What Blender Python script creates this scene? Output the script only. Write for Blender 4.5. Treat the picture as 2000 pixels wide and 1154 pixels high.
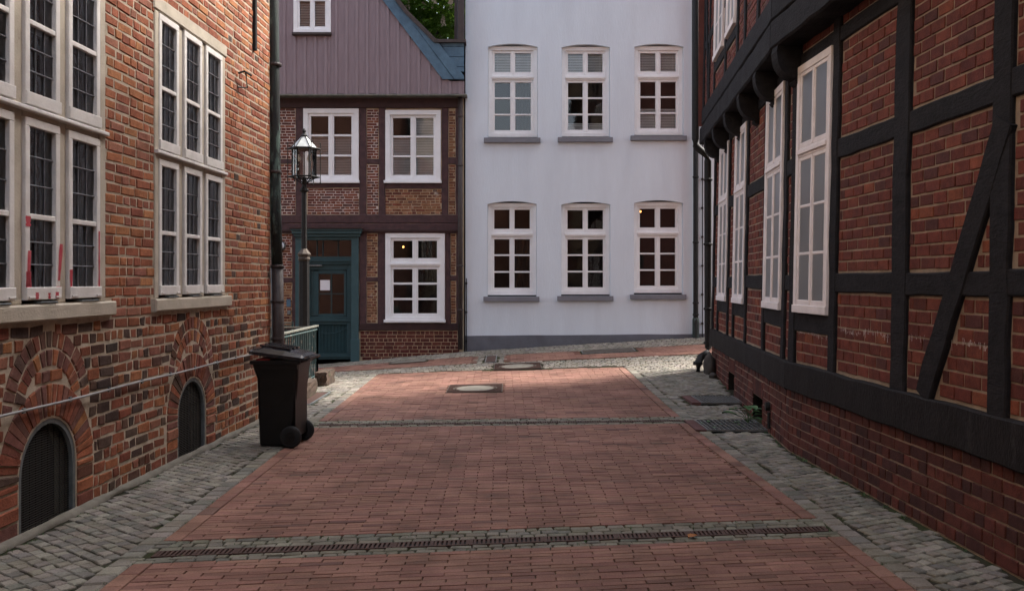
import bpy, math, random
from mathutils import Vector, Matrix, noise
random.seed(7)
R = random.random
def U(a, b): return a + (b - a) * R()
for o in list(bpy.data.objects): bpy.data.objects.remove(o)
scene = bpy.context.scene
C = scene.collection

# ------------------------------------------------------------------ camera, sky, sun, exposure
CAMH, FPX, HY = 1.7, 1765.0, 548.0
cd = bpy.data.cameras.new('camera'); cam = bpy.data.objects.new('camera', cd); C.objects.link(cam)
cam.location = (0, 0, CAMH); cam.rotation_euler = (math.radians(90), 0, 0)
cd.sensor_width = 36; cd.lens = FPX / 2000 * 36
cd.shift_y = -(577 - HY) / 2000
cd.clip_start = 0.05; cd.clip_end = 2000
scene.camera = cam

SUN_AZ, SUN_EL = math.radians(65), math.radians(50)      # azimuth from +Y towards +X
world = bpy.data.worlds.new('World'); scene.world = world; world.use_nodes = True
wn = world.node_tree.nodes; wl = world.node_tree.links
sky = wn.new('ShaderNodeTexSky'); sky.sky_type = 'NISHITA'; sky.sun_disc = False
sky.sun_elevation = SUN_EL; sky.sun_rotation = SUN_AZ; sky.dust_density = 4.0; sky.air_density = 1.0; sky.ozone_density = 0.6
bg = wn['Background']; bg.inputs['Strength'].default_value = 0.15
hs_ = wn.new('ShaderNodeHueSaturation'); hs_.inputs['Saturation'].default_value = 0.55      # thin white haze over the whole sky
wl.new(sky.outputs[0], hs_.inputs['Color']); wl.new(hs_.outputs[0], bg.inputs[0])
sd = bpy.data.lights.new('sun', 'SUN'); sd.energy = 2.0; sd.angle = math.radians(8); sd.color = (1, 0.95, 0.88)
sun = bpy.data.objects.new('sun', sd); C.objects.link(sun)
sdir = Vector((math.sin(SUN_AZ) * math.cos(SUN_EL), math.cos(SUN_AZ) * math.cos(SUN_EL), math.sin(SUN_EL)))
sun.rotation_euler = (-sdir).to_track_quat('-Z', 'Y').to_euler(); sun.location = (20, 10, 30)
vs = scene.view_settings
vs.view_transform = 'Standard'; vs.look = 'None'; vs.gamma = 1; vs.exposure = 2.0
vs.use_curve_mapping = False

# ------------------------------------------------------------------ materials
def sock(n, *names):
    for k in names:
        if k in n.inputs: return n.inputs[k]
def M(name, c1, c2=None, scale=4.0, rough=0.75, bump=0.0, bscale=60.0, attr=False, metal=0.0, spec=0.35,
      c3=None, s3=1.5, t3=0.6, stretch=None, contrast=0.35, w3=0.08, fine=0.0):
    m = bpy.data.materials.new(name); m.use_nodes = True
    nt = m.node_tree; N = nt.nodes; L = nt.links
    b = N['Principled BSDF']
    b.inputs['Roughness'].default_value = rough; b.inputs['Metallic'].default_value = metal
    sock(b, 'Specular IOR Level', 'Specular').default_value = spec
    geo = N.new('ShaderNodeNewGeometry'); vec = geo.outputs['Position']
    if stretch:
        mp = N.new('ShaderNodeMapping'); mp.inputs['Scale'].default_value = stretch
        L.new(vec, mp.inputs['Vector']); vec = mp.outputs[0]
    def noise_(s, det=5, rgh=0.6):
        n = N.new('ShaderNodeTexNoise'); n.inputs['Scale'].default_value = s
        n.inputs['Detail'].default_value = det; n.inputs['Roughness'].default_value = rgh
        L.new(vec, n.inputs['Vector']); return n.outputs['Fac']
    def ramp(src, a, bb):
        r = N.new('ShaderNodeMapRange'); r.inputs['From Min'].default_value = a; r.inputs['From Max'].default_value = bb
        L.new(src, r.inputs['Value']); return r.outputs[0]
    def mix(f, a, bcol, mode='MIX'):
        x = N.new('ShaderNodeMix'); x.data_type = 'RGBA'; x.blend_type = mode
        if isinstance(f, float): x.inputs['Factor'].default_value = f
        else: L.new(f, x.inputs['Factor'])
        for i, v in ((6, a), (7, bcol)):
            if isinstance(v, tuple): x.inputs[i].default_value = (*v, 1)
            else: L.new(v, x.inputs[i])
        return x.outputs[2]
    if attr:
        at = N.new('ShaderNodeAttribute'); at.attribute_name = 'tint'; col = at.outputs['Color']
        if c2:
            f = ramp(noise_(scale), 0.5 - contrast / 2, 0.5 + contrast / 2)
            col = mix(f, col, c2, 'MULTIPLY')
    elif c2:
        f = ramp(noise_(scale), 0.5 - contrast / 2, 0.5 + contrast / 2)
        col = mix(f, c1, c2)
    else:
        rgb = N.new('ShaderNodeRGB'); rgb.outputs[0].default_value = (*c1, 1); col = rgb.outputs[0]
    if fine:
        f = ramp(noise_(bscale * 0.7, 4, 0.7), 0.3, 0.7)
        g = 1 - fine
        col = mix(f, col, mix(1.0, col, (g, g, g), 'MULTIPLY'))
    if c3:
        f = ramp(noise_(s3, 8, 0.7), t3, t3 + w3)
        col = mix(f, col, c3)
    L.new(col, b.inputs['Base Color'])
    if bump:
        bp = N.new('ShaderNodeBump'); bp.inputs['Strength'].default_value = bump; bp.inputs['Distance'].default_value = 0.01
        L.new(noise_(bscale, 6, 0.65), bp.inputs['Height']); L.new(bp.outputs[0], b.inputs['Normal'])
    return m
def glass(name, tint, wavy=0.0, refl=1.0, wscale=9, rough=0.02):
    m = bpy.data.materials.new(name); m.use_nodes = True
    nt = m.node_tree; N = nt.nodes; L = nt.links; N.remove(N['Principled BSDF'])
    out = N['Material Output']; t = N.new('ShaderNodeBsdfTransparent'); t.inputs[0].default_value = (*tint, 1)
    g = N.new('ShaderNodeBsdfGlossy'); g.inputs['Roughness'].default_value = rough; g.inputs[0].default_value = (refl, refl, refl, 1)
    fr = N.new('ShaderNodeFresnel'); fr.inputs['IOR'].default_value = 1.62
    mx = N.new('ShaderNodeMixShader'); L.new(fr.outputs[0], mx.inputs[0]); L.new(t.outputs[0], mx.inputs[1]); L.new(g.outputs[0], mx.inputs[2])
    L.new(mx.outputs[0], out.inputs[0])
    if wavy:
        geo = N.new('ShaderNodeNewGeometry'); n = N.new('ShaderNodeTexNoise'); n.inputs['Scale'].default_value = wscale; n.inputs['Detail'].default_value = 3
        L.new(geo.outputs['Position'], n.inputs['Vector'])
        bp = N.new('ShaderNodeBump'); bp.inputs['Strength'].default_value = wavy; bp.inputs['Distance'].default_value = 0.02
        L.new(n.outputs[0], bp.inputs['Height']); L.new(bp.outputs[0], g.inputs['Normal']); L.new(bp.outputs[0], fr.inputs['Normal'])
    return m
def emit(name, col, s):
    m = bpy.data.materials.new(name); m.use_nodes = True; b = m.node_tree.nodes['Principled BSDF']
    b.inputs['Base Color'].default_value = (*col, 1); b.inputs['Emission Color'].default_value = (*col, 1); b.inputs['Emission Strength'].default_value = s
    return m
m_brickL = M('old_brick', (1, 1, 1), (0.62, 0.56, 0.52), 9, 0.9, 0.9, 70, attr=True, spec=0.2, c3=(0.33, 0.27, 0.22), s3=6, t3=0.66, fine=0.35)
m_mortarL = M('old_mortar', (0.54, 0.45, 0.345), (0.38, 0.31, 0.235), 12, 0.95, 0.8, 90, spec=0.15, c3=(0.23, 0.185, 0.14), s3=1.6, t3=0.55, w3=0.2)
m_brickR = M('dark_brick', (1, 1, 1), (0.6, 0.55, 0.55), 14, 0.75, 0.6, 90, attr=True, spec=0.2, fine=0.3)
m_mortarR = M('grey_mortar', (0.33, 0.25, 0.185), (0.23, 0.178, 0.135), 14, 0.95, 0.6, 110, spec=0.15)
m_brickH = M('infill_brick', (1, 1, 1), (0.6, 0.55, 0.5), 12, 0.9, 0.5, 80, attr=True, spec=0.2, c3=(0.46, 0.41, 0.38), s3=4, t3=0.62, fine=0.3)
m_mortarH = M('pale_mortar', (0.52, 0.42, 0.30), (0.42, 0.31, 0.19), 5, 0.95, 0.5, 90, spec=0.15)
m_mortarW = M('white_mortar', (0.64, 0.56, 0.52), (0.50, 0.41, 0.36), 5, 0.95, 0.5, 90, spec=0.15)
m_pave = M('paving_brick', (1, 1, 1), (0.62, 0.58, 0.55), 2.2, 0.8, 0.5, 120, attr=True, spec=0.3, c3=(0.09, 0.068, 0.052), s3=2.2, t3=0.57, w3=0.3, fine=0.4)
m_sett = M('granite_sett', (1, 1, 1), (0.62, 0.60, 0.56), 5, 0.8, 0.7, 110, attr=True, spec=0.3, fine=0.4)
m_joint = M('mossy_joint', (0.032, 0.027, 0.020), (0.034, 0.042, 0.016), 3.0, 0.95, 0.8, 60, spec=0.1, contrast=0.2)
m_ground = M('trodden_ground', (0.16, 0.15, 0.12), (0.10, 0.095, 0.08), 3, 0.95, 0.6, 40, spec=0.1)
m_timR = M('black_timber', (0.021, 0.0195, 0.0215), (0.012, 0.011, 0.0122), 14, 0.8, 0.9, 45, spec=0.12, stretch=(1, 0.45, 1), c3=(0.03, 0.027, 0.027), s3=6, t3=0.66, w3=0.2)
m_timS = M('worn_sill_timber', (0.019, 0.0165, 0.017), (0.011, 0.0095, 0.0098), 14, 0.7, 0.9, 45, spec=0.12, stretch=(1, 1.3, 0.6), c3=(0.075, 0.068, 0.068), s3=3.2, t3=0.60, w3=0.22)
m_timH = M('oxblood_timber', (0.085, 0.042, 0.042), (0.045, 0.024, 0.026), 9, 0.7, 0.6, 60, spec=0.3, c3=(0.12, 0.085, 0.08), s3=9, t3=0.7, w3=0.2)
m_timHd = M('dark_oxblood_timber', (0.05, 0.024, 0.022), (0.03, 0.015, 0.015), 9, 0.7, 0.4, 50, spec=0.3)
m_plaster = M('white_plaster', (0.655, 0.72, 0.785), (0.60, 0.655, 0.715), 1.3, 0.9, 0.5, 16, spec=0.2, stretch=(2.0, 1, 0.4), c3=(0.60, 0.655, 0.71), s3=1.5, t3=0.55, w3=0.28)
m_plinth = M('grey_plinth', (0.15, 0.155, 0.18), (0.11, 0.113, 0.13), 2.5, 0.9, 0.4, 30, spec=0.2)
m_sillgrey = M('grey_sill', (0.19, 0.195, 0.22), (0.16, 0.163, 0.185), 5, 0.8, 0.2, 50)
m_white = M('white_paint', (0.80, 0.81, 0.82), (0.74, 0.745, 0.75), 6, 0.45, 0.12, 60, spec=0.45)
m_whiteL = M('old_white_paint', (0.76, 0.72, 0.68), (0.64, 0.60, 0.56), 7, 0.6, 0.4, 50, spec=0.3, c3=(0.30, 0.25, 0.19), s3=12, t3=0.70)
m_whiteR = M('cream_paint', (0.76, 0.70, 0.69), (0.66, 0.60, 0.59), 7, 0.5, 0.25, 60, spec=0.4)
m_stone = M('sandstone', (0.54, 0.475, 0.385), (0.42, 0.365, 0.29), 5, 0.9, 0.6, 60, spec=0.2, c3=(0.24, 0.21, 0.17), s3=5, t3=0.64, w3=0.2)
m_lead = M('lead_came', (0.22, 0.22, 0.23), (0.14, 0.14, 0.15), 20, 0.5, 0.1, 60, metal=0.5)
m_mauve = M('mauve_board', (0.27, 0.212, 0.228), (0.225, 0.174, 0.188), 7, 0.75, 0.3, 40, spec=0.25, stretch=(3, 1, 0.35), c3=(0.10, 0.075, 0.08), s3=7, t3=0.73)
m_blue = M('blue_board', (0.095, 0.17, 0.235), (0.065, 0.115, 0.165), 7, 0.7, 0.3, 40, spec=0.3, c3=(0.025, 0.03, 0.035), s3=5, t3=0.68)
m_brownmetal = M('brown_metal', (0.055, 0.038, 0.034), (0.035, 0.025, 0.023), 12, 0.55, 0.1, 50, spec=0.4)
m_black = M('black_iron', (0.008, 0.0075, 0.0075), (0.014, 0.013, 0.012), 16, 0.6, 0.25, 70, spec=0.25)
m_copper = M('patinated_copper', (0.012, 0.012, 0.0115), (0.025, 0.04, 0.034), 5, 0.6, 0.5, 40, spec=0.4, stretch=(1, 1, 0.3), contrast=0.22, c3=(0.10, 0.15, 0.125), s3=7, t3=0.55)
m_teal = M('teal_paint', (0.022, 0.060, 0.068), (0.016, 0.046, 0.053), 6, 0.5, 0.2, 40, spec=0.35)
m_tealL = M('teal_frame_paint', (0.040, 0.088, 0.098), (0.030, 0.070, 0.080), 6, 0.5, 0.2, 40, spec=0.35)
m_rail = M('peeling_rail', (0.045, 0.08, 0.08), (0.032, 0.06, 0.06), 10, 0.7, 0.4, 50, spec=0.3, c3=(0.20, 0.185, 0.155), s3=11, t3=0.55)
m_railtop = M('weathered_rail_top', (0.19, 0.18, 0.15), (0.10, 0.11, 0.092), 10, 0.8, 0.4, 50)
m_bin = M('black_plastic', (0.0055, 0.005, 0.005), (0.009, 0.0085, 0.0085), 9, 0.38, 0.15, 160, spec=0.35, c3=(0.022, 0.02, 0.019), s3=14, t3=0.68)
m_lid = M('lid_plastic', (0.012, 0.0125, 0.015), (0.02, 0.02, 0.024), 6, 0.2, 0.1, 150, spec=0.7)
m_rubber = M('black_rubber', (0.010, 0.010, 0.010), (0.016, 0.016, 0.016), 30, 0.7, 0.1, 100)
m_red = M('red_bag', (0.30, 0.02, 0.015), None, rough=0.5)
m_steel = M('grey_steel', (0.19, 0.205, 0.205), (0.10, 0.11, 0.11), 14, 0.6, 0.2, 60, metal=0.3)
m_galv = M('galvanised_steel', (0.20, 0.20, 0.198), (0.13, 0.13, 0.128), 14, 0.5, 0.2, 60, metal=0.5)
m_conduit = M('pale_conduit', (0.34, 0.33, 0.32), (0.26, 0.25, 0.24), 8, 0.5)
m_rust = M('rusty_iron', (0.085, 0.045, 0.034), (0.055, 0.032, 0.026), 16, 0.75, 0.4, 90, spec=0.35, metal=0.3)
m_wire = M('dark_wire', (0.035, 0.027, 0.021), (0.02, 0.016, 0.013), 16, 0.7, 0.2, 90, metal=0.3)
m_cast = M('cast_iron', (0.085, 0.065, 0.05), (0.05, 0.04, 0.033), 12, 0.6, 0.4, 90, metal=0.4)
m_conc = M('cover_concrete', (0.185, 0.17, 0.14), (0.13, 0.118, 0.098), 9, 0.9, 0.4, 90)
m_mortarfoot = M('wall_foot_mortar', (0.20, 0.18, 0.145), (0.13, 0.115, 0.092), 6, 0.95, 0.6, 50)
m_recess_shade = M('painted_recess_shade', (0.006, 0.0055, 0.005), None, rough=0.9)  # near-black colour painting the shade of wells, drain slots and cellar openings
m_int = M('painted_room_dark', (0.03, 0.027, 0.025), None, rough=0.9)  # dark colour put in so rooms behind the panes look unlit; curtains share it
m_blind = M('blind_slat', (0.78, 0.80, 0.80), (0.70, 0.72, 0.72), 5, 0.5)
m_curtain = M('grey_curtain', (0.26, 0.28, 0.30), (0.19, 0.205, 0.22), 3, 0.9)
m_paper = M('paper', (0.75, 0.75, 0.78), None, rough=0.8)
m_brass = M('brass', (0.45, 0.28, 0.10), None, rough=0.35, metal=0.9)
m_milk = M('milk_glass', (0.70, 0.74, 0.80), None, rough=0.3, spec=0.5)
m_bulb = M('bulb_glass', (0.72, 0.68, 0.58), None, rough=0.2, spec=0.5)
m_lanroof = M('lantern_sheet', (0.50, 0.52, 0.50), (0.34, 0.36, 0.35), 12, 0.4, metal=0.2)
m_rock = M('boulder_stone', (0.055, 0.046, 0.04), (0.025, 0.022, 0.02), 7, 0.85, 1.0, 14, spec=0.3)
m_block = M('weathered_block', (0.07, 0.043, 0.029), (0.04, 0.029, 0.021), 7, 0.9, 0.9, 30, c3=(0.055, 0.058, 0.025), s3=6, t3=0.56)
m_leaf = M('chestnut_leaf', (0.085, 0.17, 0.03), (0.045, 0.10, 0.018), 3, 0.55, spec=0.35)
m_leaf2 = M('young_leaf', (0.07, 0.15, 0.05), (0.04, 0.09, 0.03), 12, 0.45, spec=0.4)
m_flower = M('chestnut_blossom', (0.66, 0.55, 0.44), (0.55, 0.42, 0.34), 9, 0.7)
m_bark = M('bark', (0.06, 0.048, 0.038), (0.035, 0.028, 0.022), 9, 0.95, 0.8, 20)
m_slate = M('dark_roof', (0.09, 0.05, 0.042), (0.06, 0.036, 0.032), 6, 0.85, 0.5, 30)
m_graf = M('red_spray_paint', (0.42, 0.03, 0.05), (0.50, 0.10, 0.11), 18, 0.55)
m_chalk = M('white_scrawl', (0.62, 0.56, 0.55), (0.42, 0.33, 0.31), 50, 0.8)
def translucent(m, col, f):
    nt = m.node_tree; N = nt.nodes; out = N['Material Output']; b = N['Principled BSDF']; t = N.new('ShaderNodeBsdfTranslucent'); t.inputs[0].default_value = (*col, 1)
    x = N.new('ShaderNodeMixShader'); x.inputs[0].default_value = f; nt.links.new(b.outputs[0], x.inputs[1]); nt.links.new(t.outputs[0], x.inputs[2]); nt.links.new(x.outputs[0], out.inputs[0])
translucent(m_leaf, (0.20, 0.34, 0.04), 0.4); translucent(m_flower, (0.6, 0.5, 0.4), 0.3)
g_dark = glass('window_glass', (0.93, 0.95, 0.96), 0.05, 1.0, 3.0)
g_flat = glass('flat_glass', (0.93, 0.95, 0.96), 0.0, 0.45, 9, 0.3)
g_lead = glass('leaded_glass', (0.55, 0.57, 0.60), 0.35, 0.85, 22)
g_lamp = glass('lantern_glass', (0.88, 0.88, 0.86), 0.05)

# ------------------------------------------------------------------ helpers
WL = {None: Vector((0, 0, 0))}
def link(o, parent, loc):
    C.objects.link(o); o.parent = parent; WL[o] = Vector(loc); o.location = Vector(loc) - WL[parent]
def tag(o, label=None, cat=None, group=None, kind=None):
    if label: o['label'] = label
    if cat: o['category'] = cat
    if group: o['group'] = group
    if kind: o['kind'] = kind
    return o
def thing(name, label, cat, loc, group=None):
    o = bpy.data.objects.new(name, None); o.empty_display_size = 0.2; link(o, None, loc)
    return tag(o, label, cat, group)
def mk(name, v, f, mat, parent=None, cols=None, smooth=False):
    n = len(v); c = Vector((0, 0, 0))
    for p in v: c += Vector(p)
    c /= max(n, 1)
    me = bpy.data.meshes.new(name); me.from_pydata([tuple(Vector(p) - c) for p in v], [], f); me.materials.append(mat)
    if cols:
        a = me.attributes.new('tint', 'FLOAT_COLOR', 'POINT'); buf = []
        for q in cols: buf += [q[0], q[1], q[2], 1.0]
        a.data.foreach_set('color', buf)
    if smooth: me.polygons.foreach_set('use_smooth', [True] * len(me.polygons))
    o = bpy.data.objects.new(name, me); link(o, parent, c); return o
class MB:
    def __init__(s): s.v = []; s.f = []; s.c = []
    def add(s, v, f, col=None):
        n = len(s.v); s.v += list(v); s.f += [tuple(i + n for i in q) for q in f]
        if col is not None: s.c += [col] * len(v)
    def build(s, name, mat, parent=None, smooth=False):
        return mk(name, s.v, s.f, mat, parent, s.c if s.c else None, smooth)
    def box(s, a, b, m=None):
        v = [(x, y, z) for z in (a[2], b[2]) for y in (a[1], b[1]) for x in (a[0], b[0])]
        if m is not None: v = [tuple(m @ Vector(p)) for p in v]
        s.add(v, [(0, 2, 3, 1), (4, 5, 7, 6), (0, 1, 5, 4), (2, 6, 7, 3), (0, 4, 6, 2), (1, 3, 7, 5)])
    def tube(s, pts, r, n=10, cap=True):
        pts = [Vector(p) for p in pts]; rs = r if isinstance(r, (list, tuple)) else [r] * len(pts)
        rings = []
        for i, p in enumerate(pts):
            t = (pts[min(i + 1, len(pts) - 1)] - pts[max(i - 1, 0)]).normalized()
            a = t.cross(Vector((0, 0, 1))) if abs(t.z) < 0.95 else t.cross(Vector((0, 1, 0)))
            a.normalize(); b = t.cross(a)
            rings.append([p + (a * math.cos(2 * math.pi * k / n) + b * math.sin(2 * math.pi * k / n)) * rs[i] for k in range(n)])
        v = [q for rg in rings for q in rg]; f = []
        for i in range(len(rings) - 1):
            for k in range(n):
                f.append((i * n + k, i * n + (k + 1) % n, (i + 1) * n + (k + 1) % n, (i + 1) * n + k))
        if cap: f.append(tuple(range(n))[::-1]); f.append(tuple((len(rings) - 1) * n + k for k in range(n)))
        s.add(v, f)
    def lathe(s, c, prof, n=16, ph=0.0):
        v = []; f = []
        for (r, z) in prof:
            for k in range(n):
                a = 2 * math.pi * k / n + ph; v.append((c[0] + r * math.cos(a), c[1] + r * math.sin(a), c[2] + z))
        for i in range(len(prof) - 1):
            for k in range(n): f.append((i * n + k, i * n + (k + 1) % n, (i + 1) * n + (k + 1) % n, (i + 1) * n + k))
        f.append(tuple(range(n))[::-1]); f.append(tuple((len(prof) - 1) * n + k for k in range(n)))
        s.add(v, f)
class Frame:
    def __init__(s, O, Ud, V, N): s.O, s.U, s.V, s.N = Vector(O), Vector(Ud), Vector(V), Vector(N).normalized()
    def P(s, u, z, d=0.0): return s.O + s.U * u + s.V * z + s.N * d
def slabq(mb, F, q, d0, d1, c=0.004, col=None):
    """a chamfered block standing on a wall: q = four (u, z) corners, from depth d0 out to d1"""
    cu = sum(p[0] for p in q) / 4; cz = sum(p[1] for p in q) / 4; ins = []
    for (u, z) in q:
        ins.append((u + (c if u < cu else -c), z + (c if z < cz else -c)))
    v = [F.P(u, z, d0) for u, z in q] + [F.P(u, z, d1 - c) for u, z in q] + [F.P(u, z, d1) for u, z in ins]
    f = [(8, 9, 10, 11)]
    for i in range(4):
        j = (i + 1) % 4; f += [(i, j, 4 + j, 4 + i), (4 + i, 4 + j, 8 + j, 8 + i)]
    mb.add(v, f, col)
def slab(mb, F, u0, u1, z0, z1, d0, d1, c=0.004, col=None):
    slabq(mb, F, [(u0, z0), (u1, z0), (u1, z1), (u0, z1)], d0, d1, c, col)
def timber(F, p0, p1, w, d0, d1, name, mat, parent, j=0.006, c=0.01):
    a = Vector((p0[0], p0[1])); b = Vector((p1[0], p1[1])); L_ = (b - a).length
    t = (b - a) / L_; n = Vector((-t.y, t.x)); k = max(2, int(L_ / 0.22)); v = []; f = []
    for i in range(k + 1):
        p = a + t * (L_ * i / k); wl_ = w / 2 + U(-j, j); wr = w / 2 + U(-j, j); d = d1 + U(-j, j) * 0.5
        for (s_, dd) in ((wl_, d0), (wl_, d - c), (wl_ - c, d), (-wr + c, d), (-wr, d - c), (-wr, d0)):
            q = p + n * s_; v.append(F.P(q.x, q.y, dd))
    for i in range(k):
        for m in range(5): f.append((i * 6 + m, i * 6 + m + 1, i * 6 + m + 7, i * 6 + m + 6))
    f.append(tuple(range(6))); f.append(tuple(k * 6 + m for m in range(6))[::-1])
    return mk(name, v, f, mat, parent)
def gridwall(mb, F, u0, u1, z0, z1, holes, d=0.0, reveal=0.0, step=None):
    us = sorted({u0, u1, *[h[0] for h in holes], *[h[1] for h in holes]}); us = [u for u in us if u0 <= u <= u1]
    zs = sorted({z0, z1, *[h[2] for h in holes], *[h[3] for h in holes]}); zs = [z for z in zs if z0 <= z <= z1]
    for i in range(len(us) - 1):
        for k in range(len(zs) - 1):
            cu, cz = (us[i] + us[i + 1]) / 2, (zs[k] + zs[k + 1]) / 2
            if any(h[0] < cu < h[1] and h[2] < cz < h[3] for h in holes): continue
            mb.add([F.P(us[i], zs[k], d), F.P(us[i + 1], zs[k], d), F.P(us[i + 1], zs[k + 1], d), F.P(us[i], zs[k + 1], d)], [(0, 1, 2, 3)])
    if reveal:
        for h in holes:
            q = [(h[0], h[2]), (h[1], h[2]), (h[1], h[3]), (h[0], h[3])]
            for i in range(4):
                a, b = q[i], q[(i + 1) % 4]
                mb.add([F.P(*a, d), F.P(*b, d), F.P(*b, d - reveal), F.P(*a, d - reveal)], [(0, 1, 2, 3)])

# ---- bricks: each brick is (four wall corners, depth, tint); the largest in view become parts, the rest one part
def project(p):
    return (1000 + FPX * p[0] / p[1], HY - FPX * (p[2] - CAMH) / p[1]) if p[1] > 0.3 else (-9999, -9999)
def rect_ex(u0, u1, z0, z1): return lambda za, zb: (u0, u1) if min(zb, z1) - max(za, z0) > 0.012 else None
def disc_ex(uc, zc, r, zlow=-9, su=1.0):
    def fn(za, zb):
        z = (za + zb) / 2
        if z < zlow: return None
        if z < zc: return (uc - r * su, uc + r * su)
        h = r * r - (z - zc) ** 2
        return (uc - su * math.sqrt(h), uc + su * math.sqrt(h)) if h > 0 else None
    return fn
def slant_ex(pa, pb, w):
    def fn(za, zb):
        z = (za + zb) / 2
        lo, hi = min(pa[1], pb[1]), max(pa[1], pb[1])
        if not lo - 0.02 < z < hi + 0.02: return None
        u = pa[0] + (pb[0] - pa[0]) * (z - pa[1]) / (pb[1] - pa[1]); sl = abs((pb[0] - pa[0]) / (pb[1] - pa[1])) * (zb - za) / 2
        return (u - w - sl, u + w + sl)
    return fn
def lay(out, F, u0, u1, z0, z1, course, ls, lh, joint, depth, tintfn, ex=(), bond='cross', jit=0.003, off=0.0):
    n = max(1, round((z1 - z0) / course)); ch = (z1 - z0) / n
    for r in range(n):
        za, zb = z0 + r * ch + joint / 2, z0 + (r + 1) * ch - joint / 2
        free = [(u0, u1)]
        for e in ex:
            iv = e(za, zb)
            if iv is None: continue
            nf = []
            for a, b in free:
                if iv[1] <= a or iv[0] >= b: nf.append((a, b)); continue
                if iv[0] > a: nf.append((a, iv[0]))
                if iv[1] < b: nf.append((iv[1], b))
            free = nf
        for a0, b0 in free:
            u = a0 - (U(0, ls * 0.5) if bond == 'wild' else (r % 2) * ls * 0.5 * (0.5 if bond == 'cross' else 1) + off)
            k = 0
            while u < b0:
                if bond == 'cross': L_ = lh if (r % 2 == 0) ^ (R() < 0.12) else ls
                elif bond == 'wild': L_ = lh if R() < (0.72 if r % 2 else 0.22) else ls
                else: L_ = ls
                L_ *= U(0.94, 1.06); a, b = max(u, a0), min(u + L_ - joint, b0); u += L_; k += 1
                if b - a < 0.03: continue
                q = [(a, za), (b, za), (b, zb), (a, zb)]
                q = [(x + U(-jit, jit), z + U(-jit, jit)) for x, z in q]
                out.append((F, q, U(*depth), tintfn((a + b) / 2, (za + zb) / 2, b - a)))
def emit_bricks(out, house, mat, chamfer=0.006, maxparts=300, base=-0.02, name='brick'):
    sc = []
    for i, (F, q, d, t) in enumerate(out):
        p = [project(F.P(u, z, d)) for u, z in q]
        cx = sum(x for x, y in p) / 4; cy = sum(y for x, y in p) / 4
        if not (0 < cx < 2000 and 0 < cy < 1154): sc.append((0, i)); continue
        ar = abs(sum(p[k][0] * p[(k + 1) % 4][1] - p[(k + 1) % 4][0] * p[k][1] for k in range(4))) / 2
        sc.append((ar, i))
    big = {i for a, i in sorted(sc, reverse=True)[:maxparts] if a > 25}
    rest = MB()
    for i, (F, q, d, t) in enumerate(out):
        mb = MB() if i in big else rest
        slabq(mb, F, q, base, d, chamfer, t)
        if i in big: mb.build(name, mat, house)
    if rest.v: tag(rest.build(name + 'work', mat, house), kind='stuff')
def pal(cols, v=0.12):
    c = random.choice(cols); k = U(1 - v, 1 + v); return (c[0] * k, c[1] * k * U(0.95, 1.05), c[2] * k)

# ---- windows
def window(house, F, u0, u1, z0, z1, groups, mat, gl, cw=0.07, dfront=0.02, dglass=-0.045, sash=0.045, munt=0.03, trans=0.08, ncol=2, label=None, tilt=0.004, so=0.035):
    """casing, transoms, two columns of sashes; groups from the bottom: (share of height, rows of panes)"""
    mb = MB(); panes = []; db = dglass - 0.03
    slab(mb, F, u0, u1, z0, z0 + cw, db, dfront + 0.012); slab(mb, F, u0, u1, z1 - cw, z1, db, dfront)
    slab(mb, F, u0, u0 + cw, z0 + cw, z1 - cw, db, dfront); slab(mb, F, u1 - cw, u1, z0 + cw, z1 - cw, db, dfront)
    a0, a1, b0, b1 = u0 + cw, u1 - cw, z0 + cw, z1 - cw
    H = (b1 - b0) - trans * (len(groups) - 1); z = b0; wcol = (a1 - a0) / ncol
    for gi, (fr, rows) in enumerate(groups):
        h = H * fr; za, zb = z, z + h; z = zb
        if gi < len(groups) - 1:
            slab(mb, F, a0, a1, zb, zb + trans, db, dfront - 0.006); slab(mb, F, a0 - 0.01, a1 + 0.01, zb + trans * 0.3, zb + trans * 0.75, db, dfront + 0.014)
            z += trans
        for c in range(ncol):
            ca, cb = a0 + c * wcol, a0 + (c + 1) * wcol; ds = dglass + so
            slab(mb, F, ca, cb, za, za + sash * 1.3, db, ds); slab(mb, F, ca, cb, zb - sash, zb, db, ds)
            slab(mb, F, ca, ca + sash, za + sash * 1.3, zb - sash, db, ds); slab(mb, F, cb - sash, cb, za + sash * 1.3, zb - sash, db, ds)
            if c: slab(mb, F, ca - 0.022, ca + 0.022, za + 0.01, zb - 0.01, db, ds + min(0.014, so))
            ra, rb = za + sash * 1.3, zb - sash; ph = (rb - ra - munt * (rows - 1)) / rows
            for r in range(rows):
                pa = ra + r * (ph + munt)
                if r: slab(mb, F, ca + sash, cb - sash, pa - munt, pa, db, ds - min(0.006, so * 0.3))
                panes.append((ca + sash, cb - sash, pa, pa + ph))
    w = mb.build('window', mat, house)
    if label: w['label'] = label
    for (a, b, c, d) in panes:
        tl = [dglass + U(-tilt, tilt) for _ in range(4)]; e = 0.004
        mk('pane', [F.P(a - e, c - e, tl[0]), F.P(b + e, c - e, tl[1]), F.P(b + e, d + e, tl[2]), F.P(a - e, d + e, tl[3] + tl[0] - tl[1] + tl[2] - tl[3])], [(0, 1, 2, 3)], gl, w)
    return w
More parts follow.
